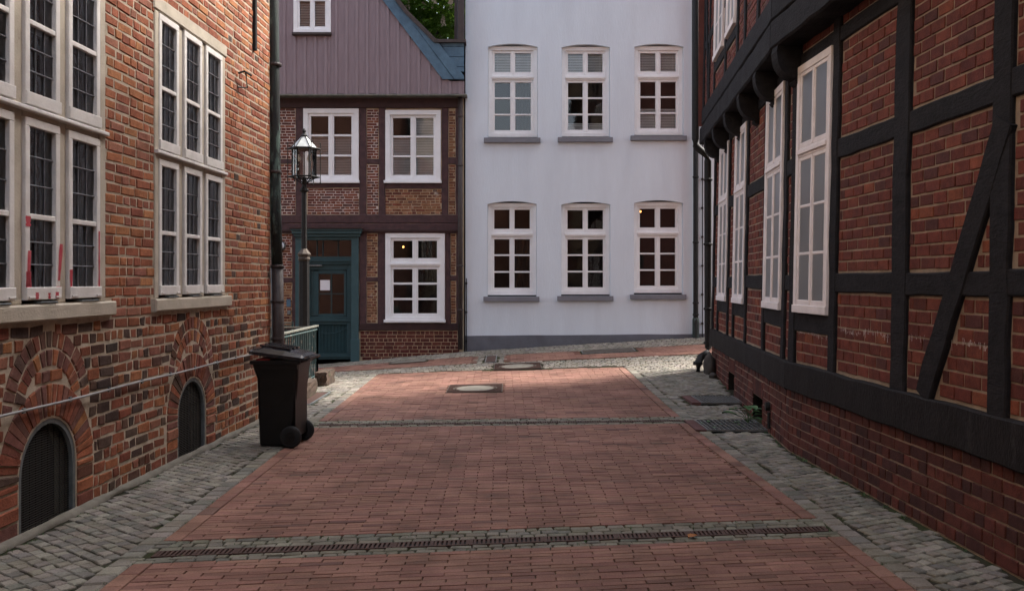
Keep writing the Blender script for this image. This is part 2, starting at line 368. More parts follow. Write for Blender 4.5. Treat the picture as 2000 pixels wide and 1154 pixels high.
def blind(w, F, u0, u1, z0, z1, d=-0.13, pitch=0.035):
    d = max(d, -0.105)
    mb = MB(); z = z0
    while z < z1:
        mb.add([F.P(u0, z, d + 0.012), F.P(u1, z, d + 0.012), F.P(u1, z + pitch * 0.9, d - 0.010), F.P(u0, z + pitch * 0.9, d - 0.010)], [(0, 1, 2, 3)])
        z += pitch
    for k in (0.12, 0.88):
        u = u0 + (u1 - u0) * k; slab(mb, F, u - 0.002, u + 0.002, z0, z1, d + 0.012, d + 0.015, 0.0005)
    return mb.build('venetian_blind', m_blind, w)
def curtain(w, F, u0, u1, z0, z1, d=-0.16, waves=7, mat=None):
    v = []; f = []; n = waves * 6
    for i in range(n + 1):
        u = u0 + (u1 - u0) * i / n; dd = d + 0.018 * math.sin(2 * math.pi * waves * i / n) + 0.006 * math.sin(i * 1.7)
        v += [F.P(u, z0, dd), F.P(u, z1, dd * 0.98)]
    for i in range(n): f.append((2 * i, 2 * i + 2, 2 * i + 3, 2 * i + 1))
    return mk('curtain', v, f, mat or m_curtain, w, smooth=True)

# ------------------------------------------------------------------ ground
def zf(x, y):
    if y <= 10: return 0.0
    t = (min(y, 19.5) - 10) / 9.5; xx = max(-5.5, min(6.0, x))
    tg = 0.175 + (0.0623 if xx > -1.05 else 0.09) * (xx + 1.05)
    return (t ** 1.3) * tg
FL = Frame((-3.468, 0, 0), (0.038, 1, 0), (0, 0, 1), (1, -0.038, 0))                  # left wall, u = Y
FN = Frame((3.1055, 0, 0), (-0.035, 1, 0), (0.02, 0, 1), (-1, -0.035, 0))             # right wall, near stretch
FF = Frame((1.9225, 0, 0), (0.095, 1, 0), (0.02, 0, 1), (-1, 0.095, 0))               # right wall, far stretch
YB, YF, YE = 9.1, 19.5, 15.26
FH = Frame((0, YF, 0), (1, 0, 0), (0, 0, 1), (0, -1, 0))                             # the far fronts, u = X
S = 1765 / YF
def fx(px): return (px - 1000) / S
def fz(py): return CAMH + (HY - py) / S
def wallL(y): return -3.468 + 0.038 * y
def wallR(y): return 3.1055 - 0.035 * y if y < YB else 1.9225 + 0.095 * y
def sk(v):
    if v < 6: return 0.132
    if v < 10.8: return 0.132 - 0.077 * (v - 6) / 4.8
    if v < 16: return 0.055 - 0.135 * (v - 10.8) / 5.2
    return max(-0.08 + 0.04 * (v - 16), -0.08)
def W(x, v, dz=0.0):
    y = v + sk(v) * x; return (x, y, zf(x, y) + dz)
def XL(v): return -2.27 - 0.012 * (v - 5.2)
def XR(v): return 2.21 - 0.0235 * (v - 5.2)
VEND = 15.93; D1, D2 = 5.97, 10.82; HB = 0.235

def sheet(name, x0, x1, y0, y1, nx, ny, dz, mat, kind='structure'):
    v = []; f = []
    for j in range(ny + 1):
        for i in range(nx + 1):
            x = x0 + (x1 - x0) * i / nx; y = y0 + (y1 - y0) * j / ny; v.append((x, y, zf(x, y) + dz))
    for j in range(ny):
        for i in range(nx): a = j * (nx + 1) + i; f.append((a, a + 1, a + nx + 2, a + nx + 1))
    return tag(mk(name, v, f, mat), kind=kind)
tag(mk('ground', [(-600, -600, -0.4), (600, -600, -0.4), (600, 900, -0.4), (-600, 900, -0.4)], [(0, 1, 2, 3)], m_ground), kind='structure')
paveS = sheet('cobble_pavement', -12, 12, -6, 21, 60, 90, -0.016, m_joint)
redS = MB()
for i in range(70):
    va, vb = 1.5 + (VEND - 1.5) * i / 70, 1.5 + (VEND - 1.5) * (i + 1) / 70
    for k in range(8):
        def xx(v, k): return XL(v) + (XR(v) - XL(v)) * k / 8
        redS.add([W(xx(va, k), va, -0.012), W(xx(va, k + 1), va, -0.012), W(xx(vb, k + 1), vb, -0.012), W(xx(vb, k), vb, -0.012)], [(0, 1, 2, 3)])
redS = tag(redS.build('brick_street', m_joint), kind='structure')
bandS = MB()
for i in range(60):
    xa, xb = -8 + 16 * i / 60, -8 + 16 * (i + 1) / 60
    bandS.add([(x, y, zf(x, y) - 0.012) for x, y in ((xa, 17.1), (xb, 17.1), (xb, 18.35), (xa, 18.35))], [(0, 1, 2, 3)])
bandS = tag(bandS.build('brick_walkway', m_joint), kind='structure')

class Pavers:
    """top-chamfered paving pieces; q = four (x, y) corners counter-clockwise"""
    def __init__(s): s.items = []
    def add(s, q, top, tint, ch=0.006): s.items.append((q, top, tint, ch))
    def emit(s, parent, mat, name, maxparts=300):
        sc = []
        for i, (q, top, t, ch) in enumerate(s.items):
            p = [project((x, y, zf(x, y))) for x, y in q]; cx = sum(a for a, b in p) / 4; cy = sum(b for a, b in p) / 4
            ar = abs(sum(p[k][0] * p[(k + 1) % 4][1] - p[(k + 1) % 4][0] * p[k][1] for k in range(4))) / 2
            sc.append((ar if 0 < cx < 2000 and 0 < cy < 1150 else 0, i))
        big = {i for a, i in sorted(sc, reverse=True)[:maxparts] if a > 40}
        rest = MB()
        for i, (q, top, t, ch) in enumerate(s.items):
            cx = sum(a for a, b in q) / 4; cy = sum(b for a, b in q) / 4; v = []
            tz = [top + U(-0.0015, 0.0015) for _ in q]
            for x, y in q: v.append((x, y, zf(x, y) - 0.03))
            for (x, y), z in zip(q, tz): v.append((x, y, zf(x, y) + z - ch))
            for (x, y), z in zip(q, tz):
                l = math.hypot(cx - x, cy - y) or 1; v.append((x + (cx - x) / l * ch * 1.4, y + (cy - y) / l * ch * 1.4, zf(x, y) + z))
            f = [(8, 9, 10, 11)]
            for a in range(4): b = (a + 1) % 4; f += [(a, b, 4 + b, 4 + a), (4 + a, 4 + b, 8 + b, 8 + a)]
            mb = MB() if i in big else rest
            mb.add(v, f, t)
            if i in big: mb.build(name, mat, parent)
        if rest.v: tag(rest.build(name + 's', mat, parent), kind='stuff')
REDS = [(0.305, 0.158, 0.115), (0.28, 0.14, 0.104), (0.33, 0.173, 0.128), (0.25, 0.124, 0.093), (0.315, 0.162, 0.12)]
def nz(x, y, s): return noise.noise(Vector((x * s, y * s, 3.1)))
def redtint(x, y):
    if R() < 0.035: return pal([(0.17, 0.085, 0.068), (0.36, 0.19, 0.14), (0.21, 0.12, 0.09)], 0.1)
    c = pal(REDS, 0.09); k = 1 + 0.22 * nz(x, y, 0.7) + 0.1 * nz(x, y, 2.5); return tuple(a * k for a in c)
MAN = [(-0.56, 13.75, 0.42), (0.10, 16.4, 0.43)]          # manhole covers: centre and half size
def near_man(x, y, m=0.0): return any(abs(x - a) < h + m and abs(y - b) < h + m for a, b, h in MAN)
red = Pavers(); row = 0
SEGS = [(1.6, D1 - HB - 0.003), (D1 + HB + 0.003, D2 - HB - 0.003), (D2 + HB + 0.003, VEND - 0.118)]
for s0, s1 in SEGS:
    nr = round((s1 - s0) / 0.0585); pit = (s1 - s0) / nr
    for r in range(nr):
        va = s0 + r * pit; vb = va + pit; row += 1; vc = (va + vb) / 2
        x0, x1 = XL(vc) + 0.115, XR(vc) - 0.115; x = x0 - (row % 2) * 0.127 - U(0, 0.02)
        while x < x1:
            a, b = max(x, x0), min(x + 0.249, x1); x += 0.254 + U(-0.003, 0.003)
            if b - a < 0.04: continue
            jj = lambda: U(-0.0015, 0.0015)
            q = [W(a + jj(), va + jj())[:2], W(b + jj(), va + jj())[:2], W(b + jj(), vb - 0.0045 + jj())[:2], W(a + jj(), vb - 0.0045 + jj())[:2]]
            cx, cy = (q[0][0] + q[2][0]) / 2, (q[0][1] + q[2][1]) / 2
            if near_man(cx, cy, 0.015): continue
            red.add(q, U(-0.0015, 0.002), redtint(cx, cy), 0.003)
    ne = round((s1 - s0) / 0.206); pe = (s1 - s0) / ne                # edge courses laid lengthwise
    for r in range(ne):
        v = s0 + r * pe
        for s_ in (0, 1):
            a, b = (XL(v), XL(v) + 0.108) if s_ == 0 else (XR(v) - 0.108, XR(v))
            q = [W(a, v)[:2], W(b, v)[:2], W(b, v + pe - 0.006)[:2], W(a, v + pe - 0.006)[:2]]; red.add(q, U(0, 0.003), redtint(a, v), 0.004)
x = XL(VEND) + 0.02
while x < XR(VEND) - 0.2:
    if not near_man(x + 0.1, VEND, 0.1):
        q = [W(x, VEND - 0.11)[:2], W(x + 0.2, VEND - 0.11)[:2], W(x + 0.2, VEND - 0.01)[:2], W(x, VEND - 0.01)[:2]]; red.add(q, U(0, 0.002), redtint(x, VEND), 0.004)
    x += 0.206
red.emit(redS, m_pave, 'paving_brick')
PLATES = []          # (x0, x1, y0, y1) set into the paving
PLATES.append((-0.52, -0.30, 17.14, 18.25)); PLATES.append((-3.02, -2.76, 12.35, 13.75)); PLATES.append((-2.45, -1.72, 17.98, 18.42)); PLATES.append((1.40, 2.45, 17.86, 18.36))
GRATES = [(2.52, 3.02, 12.02, 12.75), (2.20, 2.86, 10.18, 10.92)]
def in_plate(x, y, m=0.0):
    return any(a - m < x < b + m and c - m < y < d + m for a, b, c, d in PLATES) or any(a - 0.13 - m < x < b + 0.4 and c - m < y < d + m for a, b, c, d in GRATES)
band = Pavers(); row = 0; y = 17.12
while y < 18.32:
    row += 1; x = -6 - (row % 2) * 0.127
    while x < 5.5:
        a, b = x, x + 0.249; x += 0.254
        c = (a + b) / 2
        if -0.74 < c < -0.08 or in_plate(c, y + 0.05, 0.08) or near_man(c, y, 0.08): continue
        band.add([(a, y), (b, y), (b, y + 0.0545), (a, y + 0.0545)], U(-0.001, 0.002), redtint(c, y), 0.003)
    y += 0.0585
band.emit(bandS, m_pave, 'paving_brick', 200)

GREY = [(0.30, 0.272, 0.225), (0.26, 0.24, 0.205), (0.33, 0.30, 0.25), (0.28, 0.248, 0.198), (0.23, 0.218, 0.19), (0.35, 0.318, 0.27)]
def setttint(x, y): 
    c = pal(GREY, 0.14); k = 1 + 0.25 * nz(x + 7, y, 0.8); return tuple(a * k for a in c)
setts = Pavers()
def settfield(ang, size, x0, x1, y0, y1, inside, wave=0.0, jit=0.009):
    ca, sa = math.cos(ang), math.sin(ang); r = max(x1 - x0, y1 - y0); mx, my = (x0 + x1) / 2, (y0 + y1) / 2
    n = int(r * 0.8 / size) + 1
    for i in range(-n, n + 1):
        o = U(0, size)
        for k in range(-n, n + 1):
            s = i * size; t = k * size * 1.06 + o
            s += wave * math.sin(t * 2.1)
            cx, cy = mx + ca * t - sa * s, my + sa * t + ca * s
            if not (x0 < cx < x1 and y0 < cy < y1) or not inside(cx, cy): continue
            hs = size * 0.448; q = []
            for du, dv in ((-1, -1), (1, -1), (1, 1), (-1, 1)):
                a, b = du * hs * 1.04 + U(-jit, jit), dv * hs + U(-jit, jit); q.append((cx + ca * a - sa * b, cy + sa * a + ca * b))
            setts.add(q, U(-0.003, 0.003), setttint(cx, cy), 0.006)
def v_of(x, y):
    v = y
    for _ in range(6): v = y - sk(v) * x
    return v
def on_red(x, y, m):
    v = v_of(x, y); return 1.4 < v < VEND + m and XL(v) - m < x < XR(v) + m
settfield(math.radians(-38), 0.088, -3.6, -2.2, 3.6, 12.3, lambda x, y: x > wallL(y) + 0.075 and not on_red(x, y, 0.158) and y < 12.2 + 0.3 * x * 0 , 0.02)
settfield(math.radians(28), 0.086, 1.8, 3.4, 3.6, 15.4, lambda x, y: x < wallR(y) - 0.055 and not on_red(x, y, 0.158) and not in_plate(x, y, 0.05), 0.02)
settfield(math.radians(-20), 0.096, -4.6, -2.2, 12.2, 16.05, lambda x, y: y > 12.2 and not on_red(x, y, 0.158) and not in_plate(x, y, 0.05), 0.02)
settfield(math.radians(3), 0.098, -6.0, 5.5, 15.3, 19.45, lambda x, y: not on_red(x, y, 0.13) and (y > 16.0 or x > 1.9) and (x < wallR(y) - 0.08 or y > YE + 0.05) and not in_plate(x, y, 0.05) and not near_man(x, y, 0.05)
          and (not 17.04 < y < 18.41 or -0.72 < x < -0.12), 0.015)
for sgn in (-1, 1):                                            # rows of setts along the red field
    v = 3.4
    while v < VEND + 0.1:
        for k in range(1):
            L_ = U(0.12, 0.17); e = XL(v) - 0.012 if sgn < 0 else XR(v) + 0.012
            a, b = (e - 0.13, e) if sgn < 0 else (e, e + 0.13)
            jt = lambda: U(-0.006, 0.006)
            q = [W(a + jt(), v)[:2], W(b + jt(), v + jt())[:2], W(b + jt(), v + L_ - 0.012)[:2], W(a + jt(), v + L_ - 0.012)[:2]]
            setts.add(q, U(-0.002, 0.004), setttint(a, v), 0.01); v += L_
DOFF = 0.05
for dv, gw in ((D1, 0.064), (D2, 0.060)):                      # setts beside the two drain channels
    for lo, hi in ((dv - HB, dv - DOFF - gw), (dv - DOFF + gw, dv + HB)):
        n = max(1, round((hi - lo) / 0.068)); w_ = (hi - lo) / n
        for k in range(n):
            va = lo + k * w_; x = XL(dv) - U(0, 0.05)
            while x < XR(dv) - 0.03:
                L_ = U(0.07, 0.15); jt = lambda: U(-0.007, 0.007)
                q = [W(x + jt(), va + 0.003 + jt())[:2], W(x + L_ - 0.009 + jt(), va + 0.003 + jt())[:2], W(x + L_ - 0.009 + jt(), va + w_ - 0.005 + jt())[:2], W(x + jt(), va + w_ - 0.005 + jt())[:2]]
                t_ = setttint(x, va); setts.add(q, U(-0.004, 0.002), (t_[0] * 0.80, t_[1] * 0.83, t_[2] * 0.78), 0.005); x += L_
setts.emit(paveS, m_sett, 'cobble')
mbf = MB()                                                     # mortar haunch at the foot of the left wall
pr = None
for i in range(60):
    y = 3.5 + 7.8 * i / 59; w_ = 0.03 + 0.025 * nz(y, 1, 2); cur = [FL.P(y, 0.035 + 0.012 * nz(y, 4, 3), 0.004), FL.P(y, 0.022, 0.05), FL.P(y, -0.012, w_ + 0.02)]
    if pr: mbf.add(pr + cur, [(0, 1, 4, 3), (1, 2, 5, 4)])
    pr = cur
tag(mbf.build('wall_foot', m_mortarfoot, None, True), kind='structure')

# ------------------------------------------------------------------ left house: old brick, stone windows with leaded panes
LH = thing('brick_house', 'old orange brick building on the left with leaded stone-framed windows and arched cellar grilles', 'house', (-4.5, 8, 0))
LW = [(5.2, [(5.40, 5.87), (5.985, 6.42), (6.53, 7.0)], 7.09), (7.98, [(8.06, 8.50), (8.62, 9.07), (9.17, 9.64)], 9.73)]
ARC = [(6.30, 0.36, 0.38), (8.85, 0.35, 0.40)]
ZS, ZT, ZL = 1.54, 2.84, 4.10; LHT = 11.5  # unseen upper height raised to cut light on the right wall
mb = MB()
holes = [(w[0], w[2], ZS, ZL) for w in LW] + [(a - r, a + r, -0.05, z + r) for a, r, z in ARC]
gridwall(mb, FL, -40, 11.36, -0.3, LHT, holes, 0.0, 0.3)
for a, r, z in ARC:
    n = 14
    for i in range(n):
        t0, t1 = math.pi * i / n, math.pi * (i + 1) / n
        p0, p1 = (a + r * math.cos(t0), z + r * math.sin(t0)), (a + r * math.cos(t1), z + r * math.sin(t1))
        mb.add([FL.P(*p0, 0), FL.P(p0[0], z + r, 0), FL.P(p1[0], z + r, 0), FL.P(*p1, 0)], [(0, 1, 2, 3)])
        mb.add([FL.P(*p0, 0), FL.P(*p1, 0), FL.P(*p1, -0.3), FL.P(*p0, -0.3)], [(0, 1, 2, 3)])
mb.build('wall', m_mortarL, LH)
mb = MB(); a, b = FL.P(-40, 0), FL.P(11.36, 0)
mb.add([(b.x, b.y, -0.3), (b.x - 7, b.y + 0.2, -0.3), (b.x - 7, b.y + 0.2, LHT), (b.x, b.y, LHT)], [(0, 1, 2, 3)])
mb.add([(a.x, a.y, -0.3), (a.x - 7, a.y, -0.3), (a.x - 7, a.y, LHT), (a.x, a.y, LHT)], [(0, 1, 2, 3)])
mb.add([(a.x - 7, a.y, -0.3), (b.x - 7, b.y + 0.2, -0.3), (b.x - 7, b.y + 0.2, LHT), (a.x - 7, a.y, LHT)], [(0, 1, 2, 3)])
mb.add([(-4.2, -24, -0.3), (4.6, -24, -0.3), (4.6, -24, 10), (-4.2, -24, 10)], [(0, 1, 2, 3)])          # unseen wing wall added to darken the panes and the near lane
mb.build('rear_wall', M('plain_brick', (0.26, 0.12, 0.08), (0.18, 0.085, 0.06), 6, 0.9, 0.5, 40), LH)
mb = MB()
mb.add([(a.x + 0.3, a.y - 0.2, LHT - 0.05), (b.x + 0.3, b.y + 0.4, LHT - 0.05), (b.x - 3.5, b.y + 0.4, LHT + 3.5), (a.x - 3.5, a.y - 0.2, LHT + 3.5)], [(0, 1, 2, 3)])
mb.add([(a.x - 7.3, a.y - 0.2, LHT - 0.05), (b.x - 7.3, b.y + 0.4, LHT - 0.05), (b.x - 3.5, b.y + 0.4, LHT + 3.5), (a.x - 3.5, a.y - 0.2, LHT + 3.5)], [(0, 1, 2, 3)])
mb.add([(a.x, a.y, LHT - 0.03), (b.x, b.y, LHT - 0.03), (b.x - 7, b.y, LHT - 0.03), (a.x - 7, a.y, LHT - 0.03)], [(0, 1, 2, 3)])
mb.build('roof', m_slate, LH)
ORG = [(0.46, 0.165, 0.082), (0.42, 0.145, 0.078), (0.49, 0.19, 0.09), (0.37, 0.125, 0.07), (0.52, 0.22, 0.10), (0.42, 0.175, 0.115), (0.33, 0.11, 0.066)]
DRK = [(0.13, 0.082, 0.064), (0.11, 0.075, 0.062), (0.17, 0.088, 0.062), (0.20, 0.082, 0.053), (0.15, 0.092, 0.07)]
PURP = [(0.26, 0.118, 0.095), (0.23, 0.105, 0.085), (0.30, 0.13, 0.10), (0.28, 0.10, 0.07)]
def tintL(u, z, w):
    if z < 1.42:
        k = R() + 0.25 * nz(u, z, 1.1) - 0.12 * (u - 8) / 3
        c = pal(DRK if k > 0.66 else ORG, 0.15); g = 0.88 + 0.2 * nz(u, z, 0.9); return tuple(x * g for x in c)
    if w < 0.16 and R() < 0.055: return pal(DRK[:2], 0.1)
    c = pal(ORG, 0.13); k = 1.0 + 0.10 * nz(u, z, 1.5); return (c[0] * k, c[1] * k, c[2] * k)
bricks = []; exL = [rect_ex(w[0] - 0.004, w[2] + 0.004, ZS - 0.14, ZL + 0.14) for w in LW]
exL += [rect_ex(w[0] - 0.06, w[2] + 0.12, ZS - 0.12, ZS) for w in LW]
exA = []
for a, r, z in ARC:
    exA += [disc_ex(a, z, r + 0.27, -9, 1.0), disc_ex(a, 0.80, 0.56, 0.8)]
lay(bricks, FL, 3.6, 11.32, 0.02, 1.40, 0.092, 0.225, 0.112, 0.018, (0.002, 0.010), tintL, exA + exL, 'wild', 0.009)
lay(bricks, FL, 3.6, 11.32, 1.40, 5.72, 0.083, 0.255, 0.125, 0.015, (0.002, 0.009), tintL, exL, 'wild', 0.005)
def ring(out, F, uc, zc, r0, r1, n, t0, t1, tint, dep, gap=0.012):
    for i in range(n):
        a0 = t0 + (t1 - t0) * i / n; a1 = t0 + (t1 - t0) * (i + 1) / n; g0, g1 = gap / 2 / r0, gap / 2 / r1
        q = [(uc + r0 * math.cos(a0 + g0), zc + r0 * math.sin(a0 + g0)), (uc + r1 * math.cos(a0 + g1), zc + r1 * math.sin(a0 + g1)),
             (uc + r1 * math.cos(a1 - g1), zc + r1 * math.sin(a1 - g1)), (uc + r0 * math.cos(a1 - g0), zc + r0 * math.sin(a1 - g0))]
        q = [(x + U(-0.004, 0.004), z + U(-0.004, 0.004)) for x, z in q]
        out.append((F, q, U(*dep), tint(uc, zc, 0.1)))
def tintP(u, z, w): return pal(PURP + ORG[3:4] if R() < 0.55 else DRK[2:] + ORG, 0.12)
for a, r, z in ARC:
    ring(bricks, FL, a, z, r + 0.015, r + 0.24, 25, 0, math.pi, tintP, (0.004, 0.014), 0.010)
    k = 0                                                        # jamb stones beside the grille
    zz = 0.03
    while zz < z - 0.03:
        for s_ in (-1, 1):
            x0 = a + s_ * (r + 0.015); x1 = a + s_ * (r + 0.24); lo, hi = min(x0, x1), max(x0, x1); h = min(0.1, z - zz)
            bricks.append((FL, [(lo, zz), (hi, zz), (hi, zz + h - 0.014), (lo, zz + h - 0.014)], U(0.004, 0.016), tintP(0, 0, 0)))
        zz += 0.1
    for (r0, r1, n, t0) in ((0.31, 0.42, 13, 0.22), (0.435, 0.55, 19, 0.06)): ring(bricks, FL, a, 0.80, r0, r1, n, t0, math.pi - t0, tintP, (0.002, 0.012), 0.013)
    zz = 0.72
    while zz < 1.09:
        hw = 0.295 ** 2 - (max(zz - 0.80, 0) + 0.05) ** 2
        if hw > 0.003: lay(bricks, FL, a - math.sqrt(hw), a + math.sqrt(hw), zz, zz + 0.09, 0.09, 0.16, 0.10, 0.014, (0.002, 0.012), tintP, [disc_ex(a, z, r + 0.25)], 'wild', 0.004)
        zz += 0.09
# slabq chamfers by quadrant; ring pieces are near enough to rectangles for that
emit_bricks(bricks, LH, m_brickL, 0.007)
for wi, (ua, cas, ub) in enumerate(LW):
    mb = MB()
    edges = [ua] + [e for c in cas for e in c] + [ub]
    for k in range(0, len(edges), 2): slab(mb, FL, edges[k], edges[k + 1], ZS, ZL, -0.12, 0.012 if k in (0, len(edges) - 2) else -0.004, 0.008)
    for c in cas: slab(mb, FL, c[0], c[1], ZT - 0.045, ZT + 0.03, -0.12, 0.0, 0.006)
    slab(mb, FL, ua - 0.03, ub + 0.03, ZL, ZL + 0.13, -0.12, 0.022, 0.012)
    sur = mb.build('window_surround', m_stone, LH)
    mb = MB(); slab(mb, FL, ua, ub, ZT - 0.012, ZT + 0.018, 0.001, 0.045, 0.006); mb.build('transom_ledge', m_whiteL, sur)
    mb = MB(); slab(mb, FL, ua - 0.05, ub + 0.11, ZS - 0.115, ZS - 0.001, -0.1, 0.05, 0.012); mb.build('window_sill', m_stone, LH)
    for (ca, cb) in cas:
        for (za, zb) in ((ZS + 0.03, ZT - 0.05), (ZT + 0.035, ZL - 0.01)):
            mb = MB(); fw = 0.058; d0, d1 = -0.10, 0.018
            zm = za + (zb - za) * 0.46
            slab(mb, FL, ca + 0.004, cb - 0.004, za, za + 0.085, d0, d1 + 0.012); slab(mb, FL, ca + 0.004, cb - 0.004, zb - fw, zb, d0, d1)
            slab(mb, FL, ca + 0.004, ca + fw, za + 0.085, zb - fw, d0, d1); slab(mb, FL, cb - fw, cb - 0.004, za + 0.085, zb - fw, d0, d1)
            slab(mb, FL, ca + fw, cb - fw, zm - 0.018, zm + 0.018, d0, d1 - 0.004)
            if za < 2:
                for e in (ca + 0.02, cb - 0.09): slab(mb, FL, e, e + 0.07, za + 0.012, za + 0.024, d1, d1 + 0.02, 0.002)
            w = mb.build('window_casement', m_whiteL, LH)
            ld = MB(); dg = -0.012
            for (ra, rb) in ((za + 0.085, zm - 0.018), (zm + 0.018, zb - fw)):
                pw = (cb - ca - 2 * fw) / 3; ph = (rb - ra) / 3
                for i in range(3):
                    for j in range(3):
                        x0, x1, y0, y1 = ca + fw + i * pw, ca + fw + (i + 1) * pw, ra + j * ph, ra + (j + 1) * ph
                        tl = [dg + U(-0.004, 0.004) for _ in range(3)]
                        mk('pane', [FL.P(x0, y0, tl[0]), FL.P(x1, y0, tl[1]), FL.P(x1, y1, tl[1] + tl[2] - tl[0]), FL.P(x0, y1, tl[2])], [(0, 1, 2, 3)], g_lead, w)
                for i in (1, 2): slab(ld, FL, ca + fw + i * pw - 0.0035, ca + fw + i * pw + 0.0035, ra, rb, dg - 0.004, dg + 0.008, 0.002)
                for j in (1, 2): slab(ld, FL, ca + fw, cb - fw, ra + j * ph - 0.0045, ra + j * ph + 0.0045, dg - 0.004, dg + 0.010, 0.002)
            ld.build('leading', m_lead, w)
            if za < 2:
                mb = MB(); e = ca + 0.13
                mb.tube([FL.P(e, ZS + 0.018, 0.0), FL.P(e, ZS + 0.012, 0.045), FL.P(cb - 0.1, ZS + 0.012, 0.05), FL.P(cb - 0.1, ZS + 0.018, 0.0)], 0.006, 6); mb.build('window_stay', m_steel, w)
# cellar grilles
for a, r, z in ARC:
    mb = MB(); n = 16; pts = [(a - r, -0.04)] + [(a + r * math.cos(math.pi - math.pi * i / n), z + r * math.sin(math.pi * i / n)) for i in range(n + 1)] + [(a + r, -0.04)]
    inn = [(a - r + 0.035, -0.04)] + [(a + (r - 0.035) * math.cos(math.pi - math.pi * i / n), z + (r - 0.035) * math.sin(math.pi * i / n)) for i in range(n + 1)] + [(a + r - 0.035, -0.04)]
    for i in range(len(pts) - 1):
        v = [FL.P(*p, -0.05) for p in (pts[i], pts[i + 1], inn[i + 1], inn[i])] + [FL.P(*p, -0.005) for p in (pts[i], pts[i + 1], inn[i + 1], inn[i])]
        mb.add(v, [(4, 5, 6, 7), (0, 1, 5, 4), (2, 3, 7, 6), (1, 2, 6, 5), (3, 0, 4, 7)])
    gr = mb.build('cellar_grille', m_steel, LH)
    mb = MB(); zz = 0.02
    while zz < z + r - 0.04:
        hw = r - 0.035 if zz < z else math.sqrt(max(0, (r - 0.035) ** 2 - (zz - z) ** 2))
        if hw > 0.02: slab(mb, FL, a - hw, a + hw, zz, zz + 0.0065, -0.045, -0.032, 0.002)
        zz += 0.0165
    for k in range(-4, 5):
        u = a + k * 0.075; h = z + math.sqrt(max(0.0, (r - 0.04) ** 2 - (u - a) ** 2))
        slab(mb, FL, u - 0.002, u + 0.002, 0.0, h, -0.052, -0.046, 0.001)
    mb.build('wire_mesh', m_wire, gr)
    mb = MB(); slab(mb, FL, a - r, a + r, -0.05, z + r, -0.3, -0.16, 0.001); mb.build('cellar_backing', m_recess_shade, gr)
mb = MB(); mb.tube([FL.P(3.0 + i * 0.42, 0.845 + 0.004 * math.sin(i * 1.3), 0.034) for i in range(20)] + [FL.P(11.2, 0.85, 0.034)], 0.009, 8); cdt = mb.build('conduit', m_conduit, LH, True)
for i in range(13):
    mb = MB(); y = 4.2 + i * 0.58; mb.box((-0.006, -0.016, -0.018), (0.006, 0.016, 0.018), Matrix.Translation(FL.P(y, 0.846, 0.034))); mb.build('clip', m_steel, cdt)
mb = MB(); mb.tube([FL.P(10.12, 4.02, 0.02), FL.P(10.12, 4.04, 0.09), FL.P(10.32, 4.04, 0.10)], 0.012, 6); mb.tube([FL.P(10.16, 4.04, 0.09), FL.P(10.24, 3.88, 0.08), FL.P(10.1, 3.86, 0.02)], 0.010, 6); mb.build('iron_hook', m_black, LH)
mb = MB(); slab(mb, FL, 10.66, 10.72, 4.42, 5.3, 0, 0.04, 0.006); mb.build('wall_anchor', m_black, LH)
# copper downpipe on the corner
px_, py_ = FL.P(11.30, 0).x + 0.075, 11.40
mb = MB(); mb.tube([(px_ - 0.05, py_, 9.0), (px_ - 0.05, py_, 5.0), (px_ - 0.02, py_, 2.6), (px_, py_, 1.9)], 0.072, 14); dp = mb.build('downpipe', m_copper, LH, True)
mb = MB(); mb.tube([(px_, py_, 1.9), (px_ + 0.012, py_, 0.9), (px_ + 0.012, py_, -0.02)], 0.079, 14); mb.build('standpipe', m_brownmetal, dp, True)
for z in (4.4, 3.05, 1.86, 1.42, 0.95):
    mb = MB(); mb.lathe((px_ - 0.03 if z > 2 else px_ + 0.004, py_, z), [(0.084, 0), (0.088, 0.01), (0.088, 0.025), (0.084, 0.035)], 14); mb.build('pipe_band', m_brownmetal, dp)
# red spray paint on the nearer window
def streak(F, pts, w, d, parent, mat=m_graf):
    v = []; f = []
    for i, (u, z) in enumerate(pts):
        k = w * U(0.9, 1.7); v += [F.P(u - k, z, d), F.P(u + k, z, d)]
    for i in range(len(pts) - 1): f.append((2 * i, 2 * i + 1, 2 * i + 3, 2 * i + 2))
    return mk('paint_streak', v, f, mat, parent)
for (u, z0, z1, w, du, d) in ((6.015, 2.06, 2.13, 0.022, 0, .0205), (6.012, 1.66, 1.90, 0.016, 0.02, .0205), (6.02, 1.60, 1.76, 0.022, 0.0, .0205), (6.395, 1.70, 1.96, 0.015, 0.03, .0205), (6.39, 1.58, 1.66, 0.02, 0.0, .0205),
                              (6.56, 1.58, 1.78, 0.012, 0, .0205), (6.97, 1.62, 2.08, 0.008, 0, .0205), (6.10, 1.575, 1.62, 0.015, 0, .033), (6.25, 1.575, 1.615, 0.01, 0, .033), (6.35, 1.575, 1.62, 0.016, 0, .033)):
    n = 6; streak(FL, [(u + du * i / n, z0 + (z1 - z0) * i / n) for i in range(n + 1)], w, d, LH)

